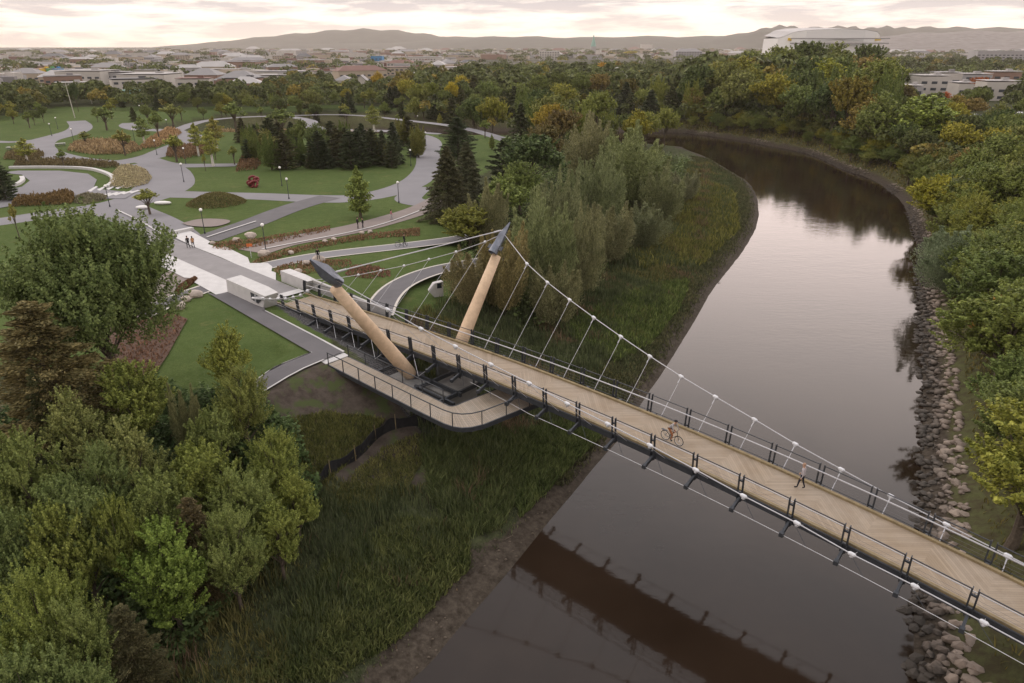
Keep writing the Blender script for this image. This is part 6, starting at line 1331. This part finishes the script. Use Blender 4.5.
for n_, i in enumerate(order):
    x, y, s_ = C[i]; z = zs[i]+s_*.12
    if n_ < 300:
        o = bpy.data.objects.new('shore_stone', RM[n_ % 6]); COL.objects.link(o); o.location = (x, y, z); o.scale = (s_, s_, s_); o.rotation_euler = (rg.uniform(-.3, .3), rg.uniform(-.3, .3), rg.uniform(0, 6.28))
        wet = z < 1.0; tag(o, ('large ' if s_ > .8 else 'small ' if s_ < .4 else 'medium ')+('dark wet' if wet else 'pale dry')+' riprap stone on the right bank, '+('below the footbridge in the picture' if visible_px(x, y, z)[1] > 590 else 'beside the footbridge' if visible_px(x, y, z)[1] > 480 else 'beyond the footbridge'), 'stone', 'riprap stones on the right bank')
    else:
        me = RM[n_ % 6]; co = np.empty(len(me.vertices)*3); me.vertices.foreach_get('co', co); co = co.reshape(-1, 3); a = rg.uniform(0, 6.28); ca, sa = math.cos(a), math.sin(a); co = co@np.array([[ca, sa, 0], [-sa, ca, 0], [0, 0, 1]])*s_+np.array([x, y, z])
        fi = np.empty(len(me.polygons)*3, np.int32); me.loops.foreach_get('vertex_index', fi); V.append(co); Fq.append(fi.reshape(-1, 3)+off); off += len(co)
me = np_mesh('riprap', np.concatenate(V), np.concatenate(Fq), 'stone_shore', 3); o = bpy.data.objects.new('riprap', me); COL.objects.link(o); tag(o, 'farther riprap stones lining the right river bank', None, None, 'stuff'); o['category'] = 'riprap'
a = MB(); rgd = np.random.default_rng(8)
for i in range(420):
    k_ = rgd.integers(3, len(Lw)-3); tt_ = rgd.random(); b_ = Lw[k_]*(1-tt_)+Lw[k_+1]*tt_; tv = Lw[k_+1]-Lw[k_]; tv /= np.linalg.norm(tv); p = b_+np.array([-tv[1], tv[0]])*rgd.uniform(-3.2, 3.2)
    if inside(p, RIVER)[0] or p[1] > 190 or p[1] < 6: continue
    z = gz(*p)
    if rgd.random() < .12: an = rgd.uniform(0, 3.14); L = rgd.uniform(.4, 1.6); a.tube((p[0], p[1], z+.04), (p[0]+math.cos(an)*L, p[1]+math.sin(an)*L, z+.1), .045, .02, 5)
    else: r_ = rgd.uniform(.03, .10); a.ball((p[0], p[1], z+r_*.2), (r_*1.2, r_, r_*.6), 6, 4)
o = a.build('shore_debris', 'bark'); tag(o, 'driftwood sticks and dark pebbles stranded on the left mud edge', None, None, 'stuff'); o['category'] = 'debris'
# ================================================================== REEDS AND WEEDS
def blades(name, C, z, h, w_, rg, material, tint, label, lean=.35):
    n = len(C); a = rg.uniform(0, 2*math.pi, n); d = np.stack([np.cos(a), np.sin(a), np.zeros(n)], 1); b = np.stack([-np.sin(a), np.cos(a), np.zeros(n)], 1); a2 = rg.uniform(0, 6.28, n); ln = np.stack([np.cos(a2), np.sin(a2), np.zeros(n)], 1)*(h*rg.uniform(0, lean, n))[:, None]
    P = np.column_stack([C, z]); up = np.zeros((n, 3)); up[:, 2] = h
    V = np.stack([P-b*w_[:, None], P+b*w_[:, None], P+up*.6+ln*.45+b*w_[:, None]*.8, P+up+ln, P+up*.6+ln*.45-b*w_[:, None]*.8], 1).reshape(-1, 3)
    i = np.arange(n)[:, None]*5; F5 = i+np.array([[0, 1, 2, 3, 4]]); me = np_mesh(name, V, F5, material, 5); o = bpy.data.objects.new(name, me); COL.objects.link(o); o.color = (*tint, 1); tag(o, label, None, None, 'stuff'); o['category'] = 'reeds'; return o
rg = np.random.default_rng(21)
def marsh_points(n, dmin, dmax, ymin, ymax, pw_=1.0):
    got = []; tot = 0
    while tot < n:
        m_ = 120000; X = rg.uniform(-48, 95, m_); Y = ymin+(ymax-ymin)*rg.random(m_)**1.5; P = np.stack([X, Y], 1); s0 = seg_dist(P, Lw); P = P[(s0 < 46)]
        z, d, left, ins, dm = ground_info(P); k = left & ~ins & (dm > dmin+rg.random(len(P))*1.5) & (dm < dmax); P = P[k]; z = z[k]
        if len(P) == 0: break
        got.append(np.column_stack([P, z, dm[k]])); tot += len(P)
    return np.concatenate(got)[:n]
Q_ = marsh_points(250000, 1.3, 25, 8, 200)
FT = np.array([B(-56, -4.5).xy, B(-25, -4).xy, B(-22, 0).xy, B(-22, BW+1).xy, B(-56, BW+1.5).xy]); k = ~(inside(Q_[:, :2], FT) & (Q_[:, 2] > 4.4)) & (seg_dist(Q_[:, :2], SIDE) > 4) & (seg_dist(Q_[:, :2], SIDE2) > 4) & ~inside(Q_[:, :2], DIRT); Q_ = Q_[k]
lmp = hnoise(Q_[:, 0], Q_[:, 1], .9)*.38+.7; fy = 1+np.maximum(Q_[:, 1]-50, 0)/110
h = rg.uniform(.7, 1.6, len(Q_))*np.clip(lmp, .35, 1.15)*np.clip((Q_[:, 3]-1.5)/4, .3, 1)
sel = hnoise(Q_[:, 0], Q_[:, 1], .18)+rg.normal(0, .25, len(Q_))
br_ = (hnoise(Q_[:, 0]+40, Q_[:, 1], .33)+rg.normal(0, .3, len(Q_))) > .95; blades('dry_reeds', Q_[br_, :2], Q_[br_, 2]-.05, h[br_], .03*fy[br_], rg, 'dry_leaf', (.85, .8, .7), 'brown withered reeds scattered through the marsh', .5); Q_ = Q_[~br_]; h = h[~br_]; fy = fy[~br_]; sel = sel[~br_]
blades('marsh_reeds', Q_[sel < .35, :2], Q_[sel < .35, 2]-.05, h[sel < .35], .030*fy[sel < .35], rg, 'reed', (.78, .9, .82), 'dense dark green reeds filling the left river bank')
blades('marsh_grass', Q_[sel >= .35, :2], Q_[sel >= .35, 2]-.05, h[sel >= .35]*.7, .034*fy[sel >= .35], rg, 'reed', (1.2, 1.1, .8), 'lighter yellowish marsh grass mixed into the reeds of the left bank', .6)
def patch_points(poly, n):
    P = np.array([ground(u, v).xy for u, v in poly]); lo, hi = P.min(0), P.max(0); C = rg.uniform(lo, hi, (n*4, 2)); C = C[inside(C, P)][:n]; return C
for poly, n, hh, ww, tint, lb in (([(560, 330), (615, 300), (660, 285), (690, 280), (680, 310), (650, 345), (615, 365)], 9000, .9, .07, (.95, 1.18, .72), 'bright green rush patch in the marsh beyond the hangers'),
        ([(600, 215), (650, 190), (700, 180), (735, 195), (740, 230), (700, 268), (640, 270)], 14000, 1.2, .08, (1.3, 1.25, .7), 'golden green sedge field inside the river bend'),
        ([(330, 560), (400, 520), (470, 530), (470, 570), (400, 640), (330, 683), (250, 683)], 16000, .7, .05, (1.0, 1.1, .78), 'bright herbs along the mud edge at the bottom of the picture'),
        ([(270, 425), (330, 412), (385, 420), (375, 440), (320, 490), (280, 470)], 9000, .45, .035, (1.15, 1.15, .75), 'weeds on the slope above the silt fence'),
        ([(330, 500), (380, 450), (420, 435), (430, 450), (400, 500), (350, 520)], 6000, .4, .035, (1.3, 1.25, .9), 'weeds on the slope below the silt fence'),
        ([(420, 440), (470, 432), (530, 432), (530, 480), (500, 530), (460, 545), (430, 500)], 12000, 1.0, .035, (.9, 1.05, .8), 'reeds between the lookout walkway and the mud edge'),
        ([(560, 425), (600, 400), (600, 440), (560, 480), (520, 520), (510, 470), (530, 430)], 9000, .8, .04, (.95, 1.15, .8), 'green rushes at the shore below the lookout walkway')):
    C = patch_points(poly, n); zz_ = gh(C); blades('herbs', C, zz_-.03, rg.uniform(.4, 1.1, len(C))*hh, np.full(len(C), ww)*rg.uniform(.7, 1.3, len(C)), rg, 'reed', tint, lb, .8)
# rough grass on the right bank
Qf = marsh_points(45000, .4, 6, 45, 215); Qf = Qf[~inside(Qf[:, :2], FT)]
blades('shore_weeds', Qf[:, :2], Qf[:, 2]-.03, rg.uniform(.15, .5, len(Qf)), np.full(len(Qf), .06), rg, 'reed', (.75, .74, .72), 'short grey-green weeds on the mud slope of the far left shore', .9)
m_ = 190000; X = rg.uniform(20, 135, m_); Y = rg.uniform(4, 300, m_); P = np.stack([X, Y], 1); z, d, left, ins, dm = ground_info(P); k = (~left) & (~ins) & (d > np.where(P[:, 1] > 100, 2.2, 3.4)) & (d < 22); P = P[k]; z = z[k]
blades('bank_grass', P, z-.03, rg.uniform(.15, .6, len(P)), np.full(len(P), .03)*(1+P[:, 1]/80), rg, 'reed', (1.25, 1.05, .65), 'rough brownish grass on the slope behind the riprap', .9)
# understorey of the foreground wood and of the belts
def floor_scrub(name, poly, n, tint, label, hh=1.2, size=.2):
    P = np.array([ground(u, v).xy for u, v in poly]); lo, hi = P.min(0), P.max(0); C = rg.uniform(lo, hi, (n*4, 2)); C = C[inside(C, P)][:n]; lump = np.clip(hnoise(C[:, 0], C[:, 1], 1.1)*.5+.5, 0, 1.1)
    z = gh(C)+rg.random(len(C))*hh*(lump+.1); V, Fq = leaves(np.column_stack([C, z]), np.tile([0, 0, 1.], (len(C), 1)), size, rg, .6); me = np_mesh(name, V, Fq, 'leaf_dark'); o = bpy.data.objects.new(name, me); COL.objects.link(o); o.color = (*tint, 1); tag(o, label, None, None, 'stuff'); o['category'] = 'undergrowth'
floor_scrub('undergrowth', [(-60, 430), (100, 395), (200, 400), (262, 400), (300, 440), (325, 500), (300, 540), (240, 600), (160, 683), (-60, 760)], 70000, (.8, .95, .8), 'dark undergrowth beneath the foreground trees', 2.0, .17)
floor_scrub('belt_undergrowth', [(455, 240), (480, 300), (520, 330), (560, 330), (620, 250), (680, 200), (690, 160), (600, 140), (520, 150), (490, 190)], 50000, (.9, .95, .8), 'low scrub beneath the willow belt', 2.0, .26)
# ================================================================== HAZE
hz = MB(); hz.box((0, 4300, 125), (36000, 8900, 270)); hz = hz.build('haze', 'white_paint'); tag(hz, kind='stuff')
hm = bpy.data.materials.new('haze'); hm.use_nodes = True; t = NT(hm.node_tree); t.n.clear(); o_ = t.new('ShaderNodeOutputMaterial'); v_ = t.new('ShaderNodeVolumePrincipled')
v_.inputs['Color'].default_value = (1.0, .90, .83, 1); v_.inputs['Density'].default_value = 6.5e-5; v_.inputs['Anisotropy'].default_value = .2
t.l.new(v_.outputs[0], o_.inputs['Volume']); hz.data.materials.clear(); hz.data.materials.append(hm)
SC.cycles.volume_bounces = 1; SC.cycles.max_bounces = 6; SC.cycles.transparent_max_bounces = 8; SC.cycles.use_denoising = True
